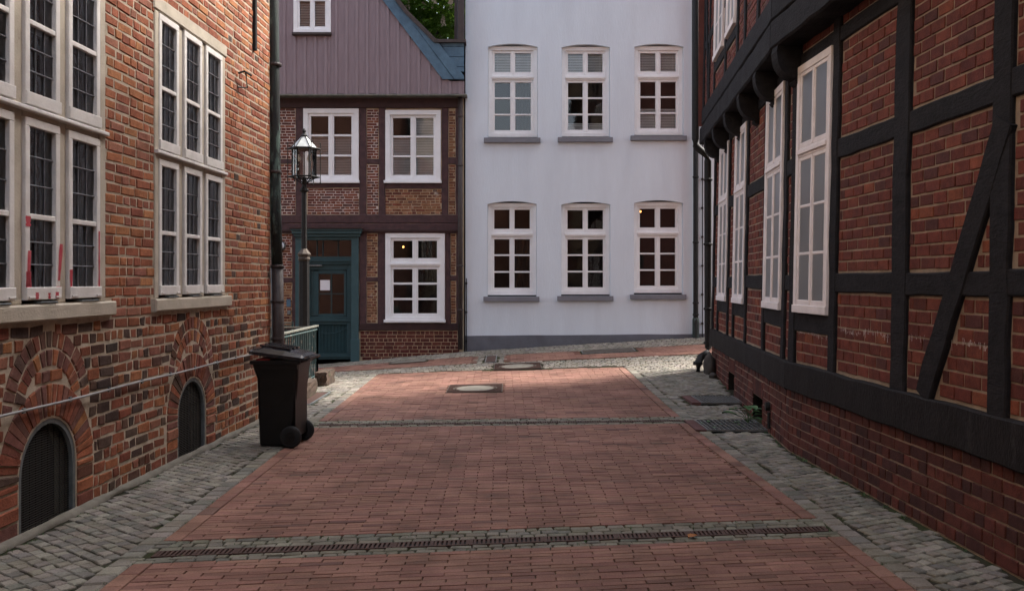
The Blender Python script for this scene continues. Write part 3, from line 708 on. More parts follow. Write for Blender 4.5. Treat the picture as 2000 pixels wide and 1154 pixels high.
# ------------------------------------------------------------------ right house: black timber frame, dark brick, jettied upper floor
RH = thing('timber_framed_house', 'dark red brick house with black timber framing and tall cream windows on the right', 'house', (4.5, 9, 0))
SB0, SB1 = 0.61, 0.89; RHT = 11.4  # unseen upper height raised to keep sun off the left wall
WIN = [(FN, 8.07, 8.93), (FF, 9.5, 10.46), (FF, 11.91, 12.83), (FF, 13.53, 14.48)]
WZ0, WZ1 = 1.39, 3.80
VENT = [(10.56, 11.2), (12.75, 13.3)]
mb = MB(); hN = [(w[1], w[2], WZ0, WZ1) for w in WIN if w[0] is FN]; hF = [(w[1], w[2], WZ0, WZ1) for w in WIN if w[0] is FF]
hV = [(a, b, -0.1, 0.31 + 0.06 * (a > 12)) for a, b in VENT]
gridwall(mb, FN, -40, YB, -0.3, 4.3, hN, 0, 0.1); gridwall(mb, FF, YB, YE, -0.3, 4.3, hF + hV, 0, 0); mb.build('wall', m_mortarR, RH)
OV = 0.22                                                      # overhang of the upper floor
WU = [(11.62, 12.42), (12.78, 13.72)]
mb = MB(); gridwall(mb, FN, -40, YB, 4.3, RHT + 0.1, [], OV, 0); gridwall(mb, FF, YB, YE + 0.1, 4.3, RHT + 0.1, [(a, b, 5.02, 6.7) for a, b in WU], OV, 0.1)
for Fq, a, b in ((FN, -40, YB), (FF, YB, YE + 0.1)): mb.add([Fq.P(a, 4.29, 0), Fq.P(b, 4.29, 0), Fq.P(b, 4.29, OV), Fq.P(a, 4.29, OV)], [(0, 1, 2, 3)])
mb.build('upper_wall', m_mortarR, RH)
e0, e1, e2 = FN.P(-40, 0, 0), FN.P(YB, 0, 0), FF.P(YE, 0, 0)
mb = MB()
mb.add([(e2.x + 0.02, e2.y, -0.3), (e2.x + 7, e2.y - 0.4, -0.3), (e2.x + 7, e2.y - 0.4, RHT + 0.1), (e2.x - OV, e2.y + 0.02, RHT + 0.1), (e2.x - OV, e2.y + 0.02, 4.3), (e2.x + 0.08, e2.y, 4.3)], [(0, 1, 2, 3, 4, 5)])
mb.add([(e0.x, e0.y, -0.3), (e0.x + 7, e0.y, -0.3), (e0.x + 7, e0.y, RHT + 0.1), (e0.x, e0.y, RHT + 0.1)], [(0, 1, 2, 3)])
mb.add([(e0.x + 7, e0.y, -0.3), (e2.x + 7, e2.y - 0.4, -0.3), (e2.x + 7, e2.y - 0.4, RHT + 0.1), (e0.x + 7, e0.y, RHT + 0.1)], [(0, 1, 2, 3)])
mb.build('rear_wall', M('plain_dark_brick', (0.15, 0.05, 0.04), (0.10, 0.036, 0.03), 6, 0.9, 0.5, 40), RH)
mb = MB()
mb.add([(e0.x - 0.5, e0.y, RHT), (e1.x - 0.5, e1.y, RHT), (e2.x - 0.5, e2.y + 0.3, RHT), (e2.x + 3.5, e2.y + 0.3, RHT + 3.9), (e0.x + 3.5, e0.y, RHT + 3.9)], [(0, 1, 2, 3, 4)])
mb.add([(e0.x + 7.4, e0.y, RHT), (e2.x + 7.4, e2.y + 0.3, RHT), (e2.x + 3.5, e2.y + 0.3, RHT + 3.9), (e0.x + 3.5, e0.y, RHT + 3.9)], [(0, 1, 2, 3)])
mb.add([(e0.x - 0.4, e0.y, RHT + 0.02), (e1.x - 0.4, e1.y, RHT + 0.02), (e2.x - 0.4, e2.y, RHT + 0.02), (e2.x + 7, e2.y, RHT + 0.02), (e0.x + 7, e0.y, RHT + 0.02)], [(0, 1, 2, 3, 4)])
mb.build('roof', m_slate, RH)
DR = [(0.185, 0.048, 0.030), (0.160, 0.041, 0.027), (0.205, 0.054, 0.033), (0.140, 0.038, 0.027), (0.175, 0.047, 0.032)]
def tintR(u, z, w):
    k = R()
    if k < 0.05: return pal([(0.27, 0.08, 0.04)], 0.1)
    if k < 0.12: return pal([(0.11, 0.038, 0.031)], 0.1)
    return pal(DR, 0.13)
def tintRp(u, z, w): return pal([(0.130, 0.040, 0.030), (0.105, 0.035, 0.028), (0.15, 0.045, 0.033), (0.08, 0.031, 0.028)], 0.16)
TD = 0.032
POSTN = [(5.43, 0.20), (6.73, 0.23), (8.0, 0.15), (9.02, 0.17), (4.1, 0.22)]
POSTF = [(14.56, 0.10), (13.47, 0.11), (12.89, 0.11), (11.85, 0.12), (10.54, 0.13), (9.40, 0.15), (15.17, 0.15)]
RAILS = [(1.68, 0.165), (2.86, 0.17)]
HEAD = (3.865, 0.13)
BR = ((6.33, 0.89), (5.40, 2.66)); BRW = 0.2
bricks = []
def infill(F, posts, wins, ua, ub, z0, z1, rails, extra=()):
    ex = [rect_ex(c - w / 2 - 0.016, c + w / 2 + 0.016, -9, 99) for c, w in posts] + [rect_ex(a - 0.1, b + 0.1, WZ0 - 0.19, WZ1 + 0.02) for a, b in wins]
    ex += list(extra); cuts = [z0] + [e for c, w in rails for e in (c - w / 2 - 0.014, c + w / 2 + 0.014)] + [z1]
    for k in range(0, len(cuts), 2): lay(bricks, F, ua, ub, cuts[k], cuts[k + 1], 0.091, 0.20, 0.10, 0.015, (0.004, 0.011), tintR, ex, 'run' if k else 'run', 0.0025, off=U(0, 0.2))
infill(FN, POSTN, [(w[1], w[2]) for w in WIN if w[0] is FN], 3.4, YB - 0.08, SB1 + 0.02, 4.28, RAILS + [HEAD], [slant_ex(*BR, BRW / 2 * 1.12 + 0.012)])
infill(FF, POSTF, [(w[1], w[2]) for w in WIN if w[0] is FF], YB + 0.02, YE - 0.02, SB1 + 0.02, 4.28, RAILS + [HEAD])
vex = [rect_ex(a - 0.01, b + 0.01, -0.2, 0.31 + 0.06 * (a > 12) + 0.20) for a, b in VENT]
lay(bricks, FN, 3.4, YB - 0.004, -0.005, SB0 - 0.004, 0.087, 0.235, 0.115, 0.012, (0.006, 0.013), tintRp, [], 'cross', 0.0025)
lay(bricks, FF, YB + 0.004, YE - 0.01, 0.0, SB0 - 0.004, 0.087, 0.235, 0.115, 0.012, (0.006, 0.013), tintRp, vex, 'cross', 0.0025)
for a, b in VENT:
    zt = 0.31 + 0.06 * (a > 12); n = int((b - a) / 0.075)
    for i in range(n):
        u = a + (b - a) * i / n; bricks.append((FF, [(u, zt + 0.008), (u + (b - a) / n - 0.01, zt + 0.008), (u + (b - a) / n - 0.01, zt + 0.195), (u, zt + 0.195)], 0.010, tintRp(0, 0, 0)))
# upper floor infill
PU = [(15.2, 0.2), (14.45, 0.1), (13.80, 0.12), (12.60, 0.14), (11.5, 0.12), (10.9, 0.12), (10.0, 0.14), (9.15, 0.2)]
class FO(Frame): pass
FFu = Frame(FF.P(0, 0, OV), FF.U, FF.V, FF.N); FNu = Frame(FN.P(0, 0, OV), FN.U, FN.V, FN.N)
exu = [rect_ex(c - w / 2 - 0.014, c + w / 2 + 0.014, -9, 99) for c, w in PU] + [rect_ex(a, b, 4.85, 6.75) for a, b in WU] + [slant_ex((14.5, 4.6), (15.1, 6.9), 0.09)]
lay(bricks, FFu, YB, YE, 4.60, 5.55, 0.082, 0.232, 0.115, 0.013, (0.004, 0.011), tintR, exu, 'run', 0.0025)
lay(bricks, FFu, YB, YE, 5.70, 6.9, 0.082, 0.232, 0.115, 0.013, (0.004, 0.011), tintR, exu, 'run', 0.0025)
emit_bricks(bricks, RH, m_brickR, 0.0035)
def span(F, posts, wins, ua, ub):
    """free stretches between posts and windows"""
    cut = sorted([(c - w / 2, c + w / 2) for c, w in posts] + [(a - 0.02, b + 0.02) for a, b in wins]); out = []; u = ua
    for a, b in cut:
        if a - u > 0.05: out.append((u, a))
        u = max(u, b)
    if ub - u > 0.05: out.append((u, ub))
    return out
def bT(x): return timber(*x)
for F, posts, wins, ua, ub in ((FN, POSTN, [(8.07, 8.93)], 2.6, YB), (FF, POSTF, [(w[1], w[2]) for w in WIN if w[0] is FF], YB, YE)):
    for c, w in posts: timber(F, (c, SB1 - 0.01), (c, 4.28), w, -0.02, TD, 'timber_post', m_timR, RH, 0.009)
    for zc, w in RAILS:
        for a, b in span(F, posts, wins, ua, ub): timber(F, (a - 0.01, zc), (b + 0.01, zc + U(-0.01, 0.01)), w, -0.02, TD - 0.006, 'timber_rail', m_timR, RH)
    for a, b in span(F, posts, [], ua, ub): timber(F, (a - 0.01, HEAD[0]), (b + 0.01, HEAD[0]), HEAD[1], -0.02, TD - 0.008, 'timber_rail', m_timR, RH)
    for a, b in wins: timber(F, (a - 0.06, WZ0 - 0.095), (b + 0.06, WZ0 - 0.095), 0.17, -0.02, TD - 0.010, 'timber_rail', m_timR, RH)
timber(FN, (-40, 0.75), (YB + 0.02, 0.75), SB1 - SB0, -0.02, 0.055, 'sill_beam', m_timS, RH, 0.009)
timber(FF, (YB - 0.01, 0.75), (YE + 0.02, 0.75), SB1 - SB0, -0.02, 0.055, 'sill_beam', m_timS, RH, 0.008)
timber(FN, (-40, 3.0), (2.6, 3.0), 0.2, -0.02, TD, 'timber_rail', m_timR, RH)
timber(FN, *BR, BRW, -0.02, TD + 0.008, 'timber_brace', m_timR, RH, 0.008)
timber(FNu, (-40, 4.16), (YB + 0.01, 4.16), 0.29, -OV, 0.05, 'jetty_beam', m_timR, RH, 0.008, 0.02)
timber(FFu, (YB - 0.01, 4.15), (YE + 0.12, 4.15), 0.29, -OV, 0.05, 'jetty_beam', m_timR, RH, 0.008, 0.02)
timber(FFu, (YB - 0.01, 4.45), (YE + 0.12, 4.45), 0.26, -0.02, 0.04, 'jetty_beam', m_timR, RH, 0.008, 0.015)
timber(FNu, (-40, 4.45), (YB + 0.01, 4.45), 0.26, -0.02, 0.04, 'jetty_beam', m_timR, RH, 0.008, 0.015)
for c, w in PU: timber(FFu, (c, 4.57), (c, RHT), w, -0.02, TD - 0.004, 'timber_post', m_timR, RH)
for a, b in span(FFu, PU, WU, YB, YE): timber(FFu, (a, 5.62), (b, 5.62), 0.14, -0.02, TD - 0.010, 'timber_rail', m_timR, RH)
for a, b in WU: timber(FFu, (a - 0.08, 4.93), (b + 0.08, 4.93), 0.14, -0.02, TD - 0.008, 'timber_rail', m_timR, RH)
timber(FFu, (14.5, 4.6), (15.1, 6.9), 0.13, -0.02, TD + 0.004, 'timber_brace', m_timR, RH)
def bracket(F, u, w=0.17):
    """curved corbel under the jetty: rounded front, little scroll below"""
    prof = [(0, 4.03), (OV + 0.03, 4.03), (OV + 0.045, 3.96)]
    for i in range(9):
        t = math.pi / 2 * i / 8; prof.append((0.075 + (OV - 0.035) * math.cos(t), 3.94 - 0.24 * math.sin(t)))
    prof += [(0.06, 3.69), (0.075, 3.67), (0.05, 3.64), (0.0, 3.62)]
    v = [F.P(u - w / 2, z, d) for d, z in prof] + [F.P(u + w / 2, z, d) for d, z in prof]; n = len(prof)
    f = [tuple(range(n)), tuple(range(2 * n - 1, n - 1, -1))] + [(i, i + 1, n + i + 1, n + i) for i in range(n - 1)]
    mk('jetty_bracket', v, f, m_timR, RH)
for y in (14.75, 13.70, 12.45, 11.22, 10.05): bracket(FF, y)
for y in (9.0, 3.2): bracket(FN, y)
for i, (F, a, b) in enumerate(WIN):
    w = window(RH, F, a, b, WZ0, WZ1, [(0.66, 3), (0.34, 1)], m_whiteR, g_flat, 0.075, 0.050, 0.033, 0.038, 0.028, 0.09, so=0.008, tilt=0.0)
    curtain(w, F, a + 0.06, b - 0.06, WZ0 + 0.05, WZ1 - 0.05, -0.07, 8)
for a, b in WU:
    w = window(RH, FFu, a, b, 5.02, 6.7, [(0.6, 2), (0.4, 1)], m_whiteR, g_flat, 0.075, 0.050, 0.033, 0.038, 0.028, 0.09, so=0.008, tilt=0.0)
    curtain(w, FFu, a + 0.06, b - 0.06, 5.06, 6.66, -0.07, 7)
for a, b in VENT:                                               # cellar openings with their shade painted near-black
    zt = 0.31 + 0.06 * (a > 12); mb = MB(); q = [(a, -0.1), (b, -0.1), (b, zt), (a, zt)]
    for k in range(4): c_, d_ = q[k], q[(k + 1) % 4]; mb.add([FF.P(*c_, 0.002), FF.P(*d_, 0.002), FF.P(*d_, -0.4), FF.P(*c_, -0.4)], [(0, 1, 2, 3)])
    mb.add([FF.P(*c_, -0.39) for c_ in q], [(0, 1, 2, 3)]); mb.build('cellar_opening', m_recess_shade, RH)
mb = MB()                                                       # white scrawled line
for (F, a, b, zc) in ((FN, 8.12, 8.85, 1.20), (FN, 6.90, 7.88, 1.275), (FN, 6.34, 6.58, 1.28), (FN, 5.56, 6.05, 1.29)):
    for k in range(int((b - a) / 0.018)):
        u = a + (b - a) * R(); h = abs(random.gauss(0, 0.012)) + 0.004; z = zc + U(-0.012, 0.012) + 0.012 * math.sin(u * 9); s_ = U(-0.02, 0.02); w_ = U(0.002, 0.006)
        mb.add([F.P(u, z - h, 0.014), F.P(u + w_, z - h, 0.014), F.P(u + w_ + s_, z + h, 0.014), F.P(u + s_, z + h, 0.014)], [(0, 1, 2, 3)])
tag(mb.build('chalk_scrawl', m_chalk, RH), kind='stuff')
# downpipe at the far corner with its two elbows
c0 = FF.P(15.1, 0, 0); gx = c0.x - 0.15
mb = MB(); mb.tube([(c0.x - 0.21, 15.5, 10.5), (c0.x - 0.21, 15.5, 4.12), (c0.x - 0.20, 15.5, 4.02), (c0.x - 0.14, 15.48, 3.94), (c0.x - 0.04, 15.46, 3.86), (c0.x - 0.01, 15.45, 3.74), (c0.x - 0.01, 15.43, 1.0), (c0.x - 0.01, 15.40, 0.56), (c0.x - 0.05, 15.32, 0.47), (c0.x - 0.20, 15.12, 0.42), (c0.x - 0.26, 15.02, 0.34), (c0.x - 0.27, 15.0, 0.10)], 0.062, 12)
dp = mb.build('downpipe', m_black, RH, True)
for z in (3.4, 2.3, 1.2, 0.62): mb = MB(); mb.lathe((c0.x - 0.01, 15.43, z), [(0.072, 0), (0.078, 0.01), (0.078, 0.03), (0.072, 0.04)], 12); mb.build('pipe_band', m_black, dp)
mb = MB(); mb.lathe((c0.x - 0.27, 15.0, 0.30), [(0.075, 0), (0.082, 0.01), (0.082, 0.05), (0.075, 0.06)], 12); mb.build('pipe_band', m_black, dp)
mb = MB(); mb.tube([FF.P(10.08, 0.30, 0.012), FF.P(10.08, 0.30, 0.06)], 0.05, 12); mb.tube([FF.P(10.02, 0.24, 0.03), FF.P(10.0, 0.06, 0.03)], 0.018, 6); mb.build('vent_pipe', m_black, RH)

# ------------------------------------------------------------------ white plastered house
WH = thing('plastered_house', 'white plastered house with six white sash windows and grey plinth at the street end', 'house', (1.6, 21, 0))
wx0, wx1 = fx(909), 9.0
UPW = [(953, 1050, 86, 270), (1097, 1191, 87, 269), (1239, 1335, 86, 266)]
LOW = [(952, 1048, 393, 579), (1096, 1192, 394, 578), (1238, 1334, 391, 575)]
mb = MB(); hs = []
for (a, b, c, d) in UPW + LOW: hs.append((fx(a), fx(b), fz(d), fz(c) + 0.0))
gridwall(mb, FH, wx0, wx1, fz(656), 9.2, hs, 0.0, 0.16)
for (u0, u1, z0, z1) in hs:                                     # shallow segmental heads
    n = 12; rise = 0.065
    for i in range(n):
        a, b = u0 + (u1 - u0) * i / n, u0 + (u1 - u0) * (i + 1) / n
        za, zb = [z1 - rise * ((2 * (u - u0) / (u1 - u0) - 1) ** 2) for u in (a, b)]
        mb.add([FH.P(a, za, 0), FH.P(b, zb, 0), FH.P(b, z1, 0), FH.P(a, z1, 0)], [(0, 1, 2, 3)])
        mb.add([FH.P(a, za, 0), FH.P(b, zb, 0), FH.P(b, zb, -0.16), FH.P(a, za, -0.16)], [(0, 1, 2, 3)])
mb.build('wall', m_plaster, WH)
mb = MB(); x0, x1, yb = wx0, wx1, YF + 8
mb.add([(x0, YF, -0.4), (x0, yb, -0.4), (x0, yb, 9.2), (x0, YF, 9.2)], [(0, 1, 2, 3)]); mb.add([(x1, YF, -0.4), (x1, yb, -0.4), (x1, yb, 9.2), (x1, YF, 9.2)], [(0, 1, 2, 3)])
mb.add([(x0, yb, -0.4), (x1, yb, -0.4), (x1, yb, 9.2), (x0, yb, 9.2)], [(0, 1, 2, 3)]); mb.build('rear_wall', m_plaster, WH)
mb = MB()
mb.add([(x0 - 0.02, YF - 0.4, 9.1), (x1, YF - 0.4, 9.1), (x1, YF + 4, 12), (x0 - 0.02, YF + 4, 12)], [(0, 1, 2, 3)]); mb.add([(x0 - 0.02, yb + 0.3, 9.1), (x1, yb + 0.3, 9.1), (x1, YF + 4, 12), (x0 - 0.02, YF + 4, 12)], [(0, 1, 2, 3)])
mb.add([(x0, YF, 9.12), (x1, YF, 9.12), (x1, yb, 9.12), (x0, yb, 9.12)], [(0, 1, 2, 3)]); mb.build('roof', m_slate, WH)
mb = MB(); n = 40; pz = fz(656)
for i in range(n):
    a, b = wx0 + (wx1 - wx0) * i / n, wx0 + (wx1 - wx0) * (i + 1) / n
    ta, tb = [pz + 0.004 + 0.012 * nz(u, 0, 1.3) + 0.008 * (u - wx0) for u in (a, b)]
    mb.add([(a, YF - 0.022, -0.4), (b, YF - 0.022, -0.4), (b, YF - 0.022, tb), (a, YF - 0.022, ta), (a, YF + 0.01, ta), (b, YF + 0.01, tb)], [(0, 1, 2, 3), (3, 2, 5, 4)])
mb.build('plinth', m_plinth, WH)
mb = MB(); mb.add([(wx0 + 0.05, YF + 1.3, -0.3), (wx1 - 0.05, YF + 1.3, -0.3), (wx1 - 0.05, YF + 1.3, 9.1), (wx0 + 0.05, YF + 1.3, 9.1)], [(0, 1, 2, 3)]); mb.add([(wx0 + 0.05, YF + 0.2, fz(330)), (wx1 - 0.05, YF + 0.2, fz(330)), (wx1 - 0.05, YF + 1.3, fz(330)), (wx0 + 0.05, YF + 1.3, fz(330))], [(0, 1, 2, 3)]); mb.build('added_dark_lining', m_int, WH)  # added dark sheets painting unlit rooms, so the panes look black
FWw = Frame(FH.P(0, 0, -0.10), FH.U, FH.V, FH.N)
for i, (u0, u1, z0, z1) in enumerate(hs):
    hgt = z1 - z0
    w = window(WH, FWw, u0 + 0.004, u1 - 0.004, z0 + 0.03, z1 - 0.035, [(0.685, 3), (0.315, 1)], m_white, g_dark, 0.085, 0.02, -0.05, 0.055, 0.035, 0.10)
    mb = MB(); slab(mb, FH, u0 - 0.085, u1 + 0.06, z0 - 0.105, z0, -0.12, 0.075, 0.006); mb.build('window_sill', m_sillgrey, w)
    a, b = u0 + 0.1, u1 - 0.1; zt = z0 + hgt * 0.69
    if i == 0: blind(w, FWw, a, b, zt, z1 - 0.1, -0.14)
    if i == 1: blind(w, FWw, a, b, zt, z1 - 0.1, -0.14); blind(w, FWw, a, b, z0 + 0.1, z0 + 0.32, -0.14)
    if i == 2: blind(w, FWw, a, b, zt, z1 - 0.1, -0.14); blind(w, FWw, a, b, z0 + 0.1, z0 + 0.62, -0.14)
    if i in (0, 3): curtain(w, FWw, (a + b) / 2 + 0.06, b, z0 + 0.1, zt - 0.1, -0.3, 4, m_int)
mb = MB(); mb.lathe((fx(1258), YF + 0.55, fz(412)), [(0.005, 0), (0.018, 0.012), (0.022, 0.03), (0.012, 0.05)], 10); mb.build('ceiling_lamp', emit('warm_bulb', (1, 0.45, 0.12), 1.0), WH)
mb = MB(); q = fx(1357); mb.tube([(q, YF - 0.1, 9.0), (q, YF - 0.1, 1.0), (q, YF - 0.1, 0.45)], 0.055, 12); dp = mb.build('downpipe', m_black, WH, True)
for z in (8, 5.4, 3.9, 2.5, 1.2, 0.95): mb = MB(); mb.lathe((q, YF - 0.1, z), [(0.06, 0), (0.068, 0.01), (0.068, 0.03), (0.06, 0.04)], 12); mb.build('pipe_band', m_black, dp)
mb = MB(); mb.lathe((q, YF - 0.1, 0.44), [(0.065, 0), (0.072, 0.02), (0.072, 0.42), (0.064, 0.46)], 12); mb.build('standpipe', m_copper, dp)
for px, z0, z1 in ((1371, 0.48, 9.0), (911, 0.10, 1.75)):
    mb = MB(); q = fx(px); mb.tube([(q, YF - 0.045, z0), (q, YF - 0.045, (z0 + z1) / 2), (q, YF - 0.045, z1)], 0.011, 6); cb = mb.build('lightning_cable', m_black, WH)
    z = z0 + 0.3
    while z < z1: mb = MB(); mb.box((q - 0.018, YF - 0.065, z - 0.02), (q + 0.018, YF - 0.002, z + 0.02)); mb.build('cable_clip', m_black, cb); z += 0.62

# ------------------------------------------------------------------ half-timbered house with mauve gable
HH = thing('half_timbered_house', 'half-timbered house with mauve boarded gable and teal door', 'house', (-3.2, 21, 0))
hx0, hx1 = -9.0, fx(906)
HWIN = [(593, 701, 213, 358), (753, 861, 216, 358), (753, 869, 455, 629)]
DO = (579, 702, 445, 708)
hs = [(fx(a), fx(b), fz(d), fz(c)) for a, b, c, d in HWIN]; door = (fx(588), fx(688), fz(712), fz(464))
mb = MB(); gridwall(mb, FH, hx0, hx1, -0.5, fz(190), hs + [door], 0.0, 0.12); mb.build('wall', m_mortarH, HH)
mb = MB(); yb = YF + 8
mb.add([(hx0, YF, -0.5), (hx0, yb, -0.5), (hx0, yb, 5.6), (hx0, YF, 5.6)], [(0, 1, 2, 3)]); mb.add([(hx1, YF, -0.5), (hx1, yb, -0.5), (hx1, yb, 5.6), (hx1, YF, 5.6)], [(0, 1, 2, 3)])
mb.add([(hx0, yb, -0.5), (hx1, yb, -0.5), (hx1, yb, 5.6), (hx0, yb, 5.6)], [(0, 1, 2, 3)]); mb.add([(hx0, YF - 0.1, 5.62), (hx1, YF - 0.1, 5.62), (hx1, yb, 5.62), (hx0, yb, 5.62)], [(0, 1, 2, 3)])
mb.build('rear_wall', m_mauve, HH)
HB_RED = [(0.20, 0.062, 0.044), (0.25, 0.085, 0.053), (0.17, 0.055, 0.042), (0.28, 0.11, 0.066), (0.13, 0.058, 0.048)]
HB_TAN = [(0.36, 0.175, 0.095), (0.31, 0.145, 0.082), (0.40, 0.21, 0.125), (0.26, 0.115, 0.068), (0.21, 0.095, 0.062)]
def tH(u, z, w): return pal(HB_RED, 0.15)
def tT(u, z, w): return pal(HB_TAN if R() < 0.8 else HB_RED, 0.15)
bricks = []
def panel(a, b, c, d, t, course=0.059, mort=None):
    lay(bricks, FH, fx(a) + 0.012, fx(b) - 0.012, fz(d) + 0.012, fz(c) - 0.012, course, 0.205, 0.10, 0.013, (0.004, 0.012), t, [], 'cross', 0.003)
    if mort:
        m2 = MB(); slab(m2, FH, fx(a) + 0.014, fx(b) - 0.014, fz(d) + 0.014, fz(c) - 0.014, -0.01, 0.003, 0.001); m2.build('mortar_bed', mort, HH)
panel(505, 578, 211, 311, tH, mort=m_mortarW); panel(505, 578, 320, 420, tH, mort=m_mortarW); panel(505, 571, 456, 542, tH, mort=m_mortarW); panel(505, 571, 552, 640, tT)
panel(600, 702, 367, 420, tH, mort=m_mortarW); panel(716, 740, 213, 311, tH, mort=m_mortarW); panel(716, 740, 321, 420, tH, mort=m_mortarW)
panel(752, 864, 369, 420, tT); panel(876, 890, 216, 308, tT); panel(876, 890, 321, 420, tT)
panel(716, 738, 456, 541, tT); panel(716, 737, 550, 631, tT); panel(880, 891, 456, 538, tT); panel(880, 891, 548, 631, tT)
panel(505, 575, 655, 730, tH, 0.08); 
panel(703, 898, 645, 712, lambda u, z, w: pal([(0.15, 0.045, 0.035), (0.12, 0.038, 0.032), (0.17, 0.055, 0.04)], 0.16), 0.084)
emit_bricks(bricks, HH, m_brickH, 0.003)
def tp(a, b, c, d, name='timber_post', mat=m_timH, dep=0.028):      # timber from its pixel rectangle on the front
    if d - c > b - a: timber(FH, (fx((a + b) / 2), fz(d)), (fx((a + b) / 2), fz(c)), (b - a) / S, -0.02, dep, name, mat, HH, 0.005)
    else: timber(FH, (fx(a), fz((c + d) / 2)), (fx(b), fz((c + d) / 2)), (d - c) / S, -0.02, dep, name, mat, HH, 0.005)
for a, b in ((578, 593), (702, 716), (740, 753), (863, 876), (890, 900)): tp(a, b, 210, 421)
for a, b in ((571, 579), (702, 716), (738, 753), (870, 880), (891, 900)): tp(a, b, 455, 632 if a > 600 else 700)
for r in ((505, 578, 311, 320), (716, 740, 311, 321), (876, 890, 308, 321), (593, 702, 358, 367), (753, 863, 358, 369), (505, 571, 542, 552), (716, 738, 541, 550), (880, 891, 538, 548)): tp(*r, 'timber_rail', m_timH, 0.022)
tp(500, 904, 190, 212, 'timber_plate', m_timHd, 0.05); tp(500, 902, 420, 436, 'timber_beam', m_timH, 0.045); tp(500, 902, 437, 456, 'timber_beam', m_timH, 0.06); tp(500, 902, 448, 453, 'timber_beam', m_timHd, 0.085)
tp(702, 900, 631, 645, 'sill_beam', m_timHd, 0.035); tp(500, 571, 640, 655, 'sill_beam', m_timHd, 0.035)
mb = MB(); mb.add([(hx0 + 0.05, YF + 1.2, -0.3), (hx1 - 0.05, YF + 1.2, -0.3), (hx1 - 0.05, YF + 1.2, 5.5), (hx0 + 0.05, YF + 1.2, 5.5)], [(0, 1, 2, 3)]); mb.add([(hx0 + 0.05, YF + 0.2, fz(440)), (hx1 - 0.05, YF + 0.2, fz(440)), (hx1 - 0.05, YF + 1.2, fz(440)), (hx0 + 0.05, YF + 1.2, fz(440))], [(0, 1, 2, 3)]); mb.build('added_dark_lining', m_int, HH)  # added dark sheets painting the unlit rooms behind these windows
FHw = Frame(FH.P(0, 0, 0.015), FH.U, FH.V, FH.N)
for i, (u0, u1, z0, z1) in enumerate(hs):
    if i < 2: w = window(HH, FHw, u0, u1, z0, z1, [(1.0, 3)], m_white, g_dark, 0.10, 0.03, -0.035 - 0.02 * i, 0.06, 0.04, 0.08)
    else: w = window(HH, FHw, u0, u1, z0, z1, [(0.68, 3), (0.32, 1)], m_white, g_dark, 0.11, 0.03, -0.035, 0.06, 0.045, 0.10)
    mb = MB(); slab(mb, FH, u0 - 0.03, u1 + 0.02, z0 - 0.005, z0 + 0.055, 0.03, 0.085, 0.006); mb.build('window_sill', m_white, w)
    if i == 0: blind(w, FHw, u0 + 0.1, u1 - 0.1, z0 + 0.1, z0 + 1.06, -0.16)
    if i == 1: blind(w, FHw, (u0 + u1) / 2, u1 - 0.1, z0 + 0.1, z1 - 0.1, -0.16); blind(w, FHw, u0 + 0.1, (u0 + u1) / 2, z0 + 0.1, z0 + 1.04, -0.16)
    if i == 2: curtain(w, FHw, (u0 + u1) / 2 + 0.1, u1 - 0.25, z0 + 0.9, z1 - 0.12, -0.3, 4, m_int)
mb = MB(); mb.lathe((fx(779), YF + 0.8, fz(482)), [(0.005, 0), (0.018, 0.012), (0.022, 0.03), (0.012, 0.05)], 10); mb.build('ceiling_lamp', emit('warm_bulb_two', (1, 0.45, 0.12), 1.2), HH)
# teal door with surround, toplight and panels
def fr(mb, a, b, c, d, d0, d1, ch=0.005): slab(mb, FH, fx(a), fx(b), fz(d), fz(c), d0, d1, ch)
mb = MB(); fr(mb, 578, 590, 463, 712, -0.10, 0.06); fr(mb, 687, 701, 463, 712, -0.10, 0.06); fr(mb, 590, 687, 463, 469, -0.10, 0.05); fr(mb, 576, 704, 457, 463, 0.0, 0.11); fr(mb, 573, 707, 451, 457, 0.0, 0.16); fr(mb, 571, 709, 448, 451, 0.0, 0.19)
fr(mb, 686, 702.5, 662, 712, 0.0, 0.085); fr(mb, 577, 591, 662, 712, 0.0, 0.085)
sur = mb.build('door_surround', m_tealL, HH)
mb = MB(); fr(mb, 569, 711, 444.5, 448, 0.0, 0.21, 0.004); mb.build('door_hood', m_timHd, sur)
mb = MB(); fr(mb, 590, 687, 501, 516, -0.10, 0.0); fr(mb, 590, 687, 507, 511, -0.10, 0.025)
for x in (618, 629.5, 659.5): fr(mb, x - 0.8, x + 0.8, 469, 501, -0.10, -0.045, 0.003)
fr(mb, 590, 605, 516, 702, -0.10, -0.04); fr(mb, 677, 687, 516, 702, -0.10, -0.04); fr(mb, 605, 677, 516, 527, -0.10, -0.04); fr(mb, 605, 677, 618, 634, -0.10, -0.04); fr(mb, 605, 677, 690, 702, -0.10, -0.04); fr(mb, 588, 688, 624, 628, -0.10, -0.015); fr(mb, 588, 688, 695, 698, -0.10, -0.02)
fr(mb, 611, 621, 529, 617, -0.10, -0.055); fr(mb, 671, 676, 529, 617, -0.10, -0.055); fr(mb, 621, 671, 527, 535, -0.10, -0.055); fr(mb, 621, 671, 613, 618, -0.10, -0.055); fr(mb, 605, 611, 527, 618, -0.10, -0.07)
fr(mb, 645, 647, 535, 613, -0.10, -0.06, 0.003); fr(mb, 621, 645, 573, 575, -0.10, -0.06, 0.003); fr(mb, 647, 671, 573, 575, -0.10, -0.06, 0.003)
dr = mb.build('door', m_teal, HH)
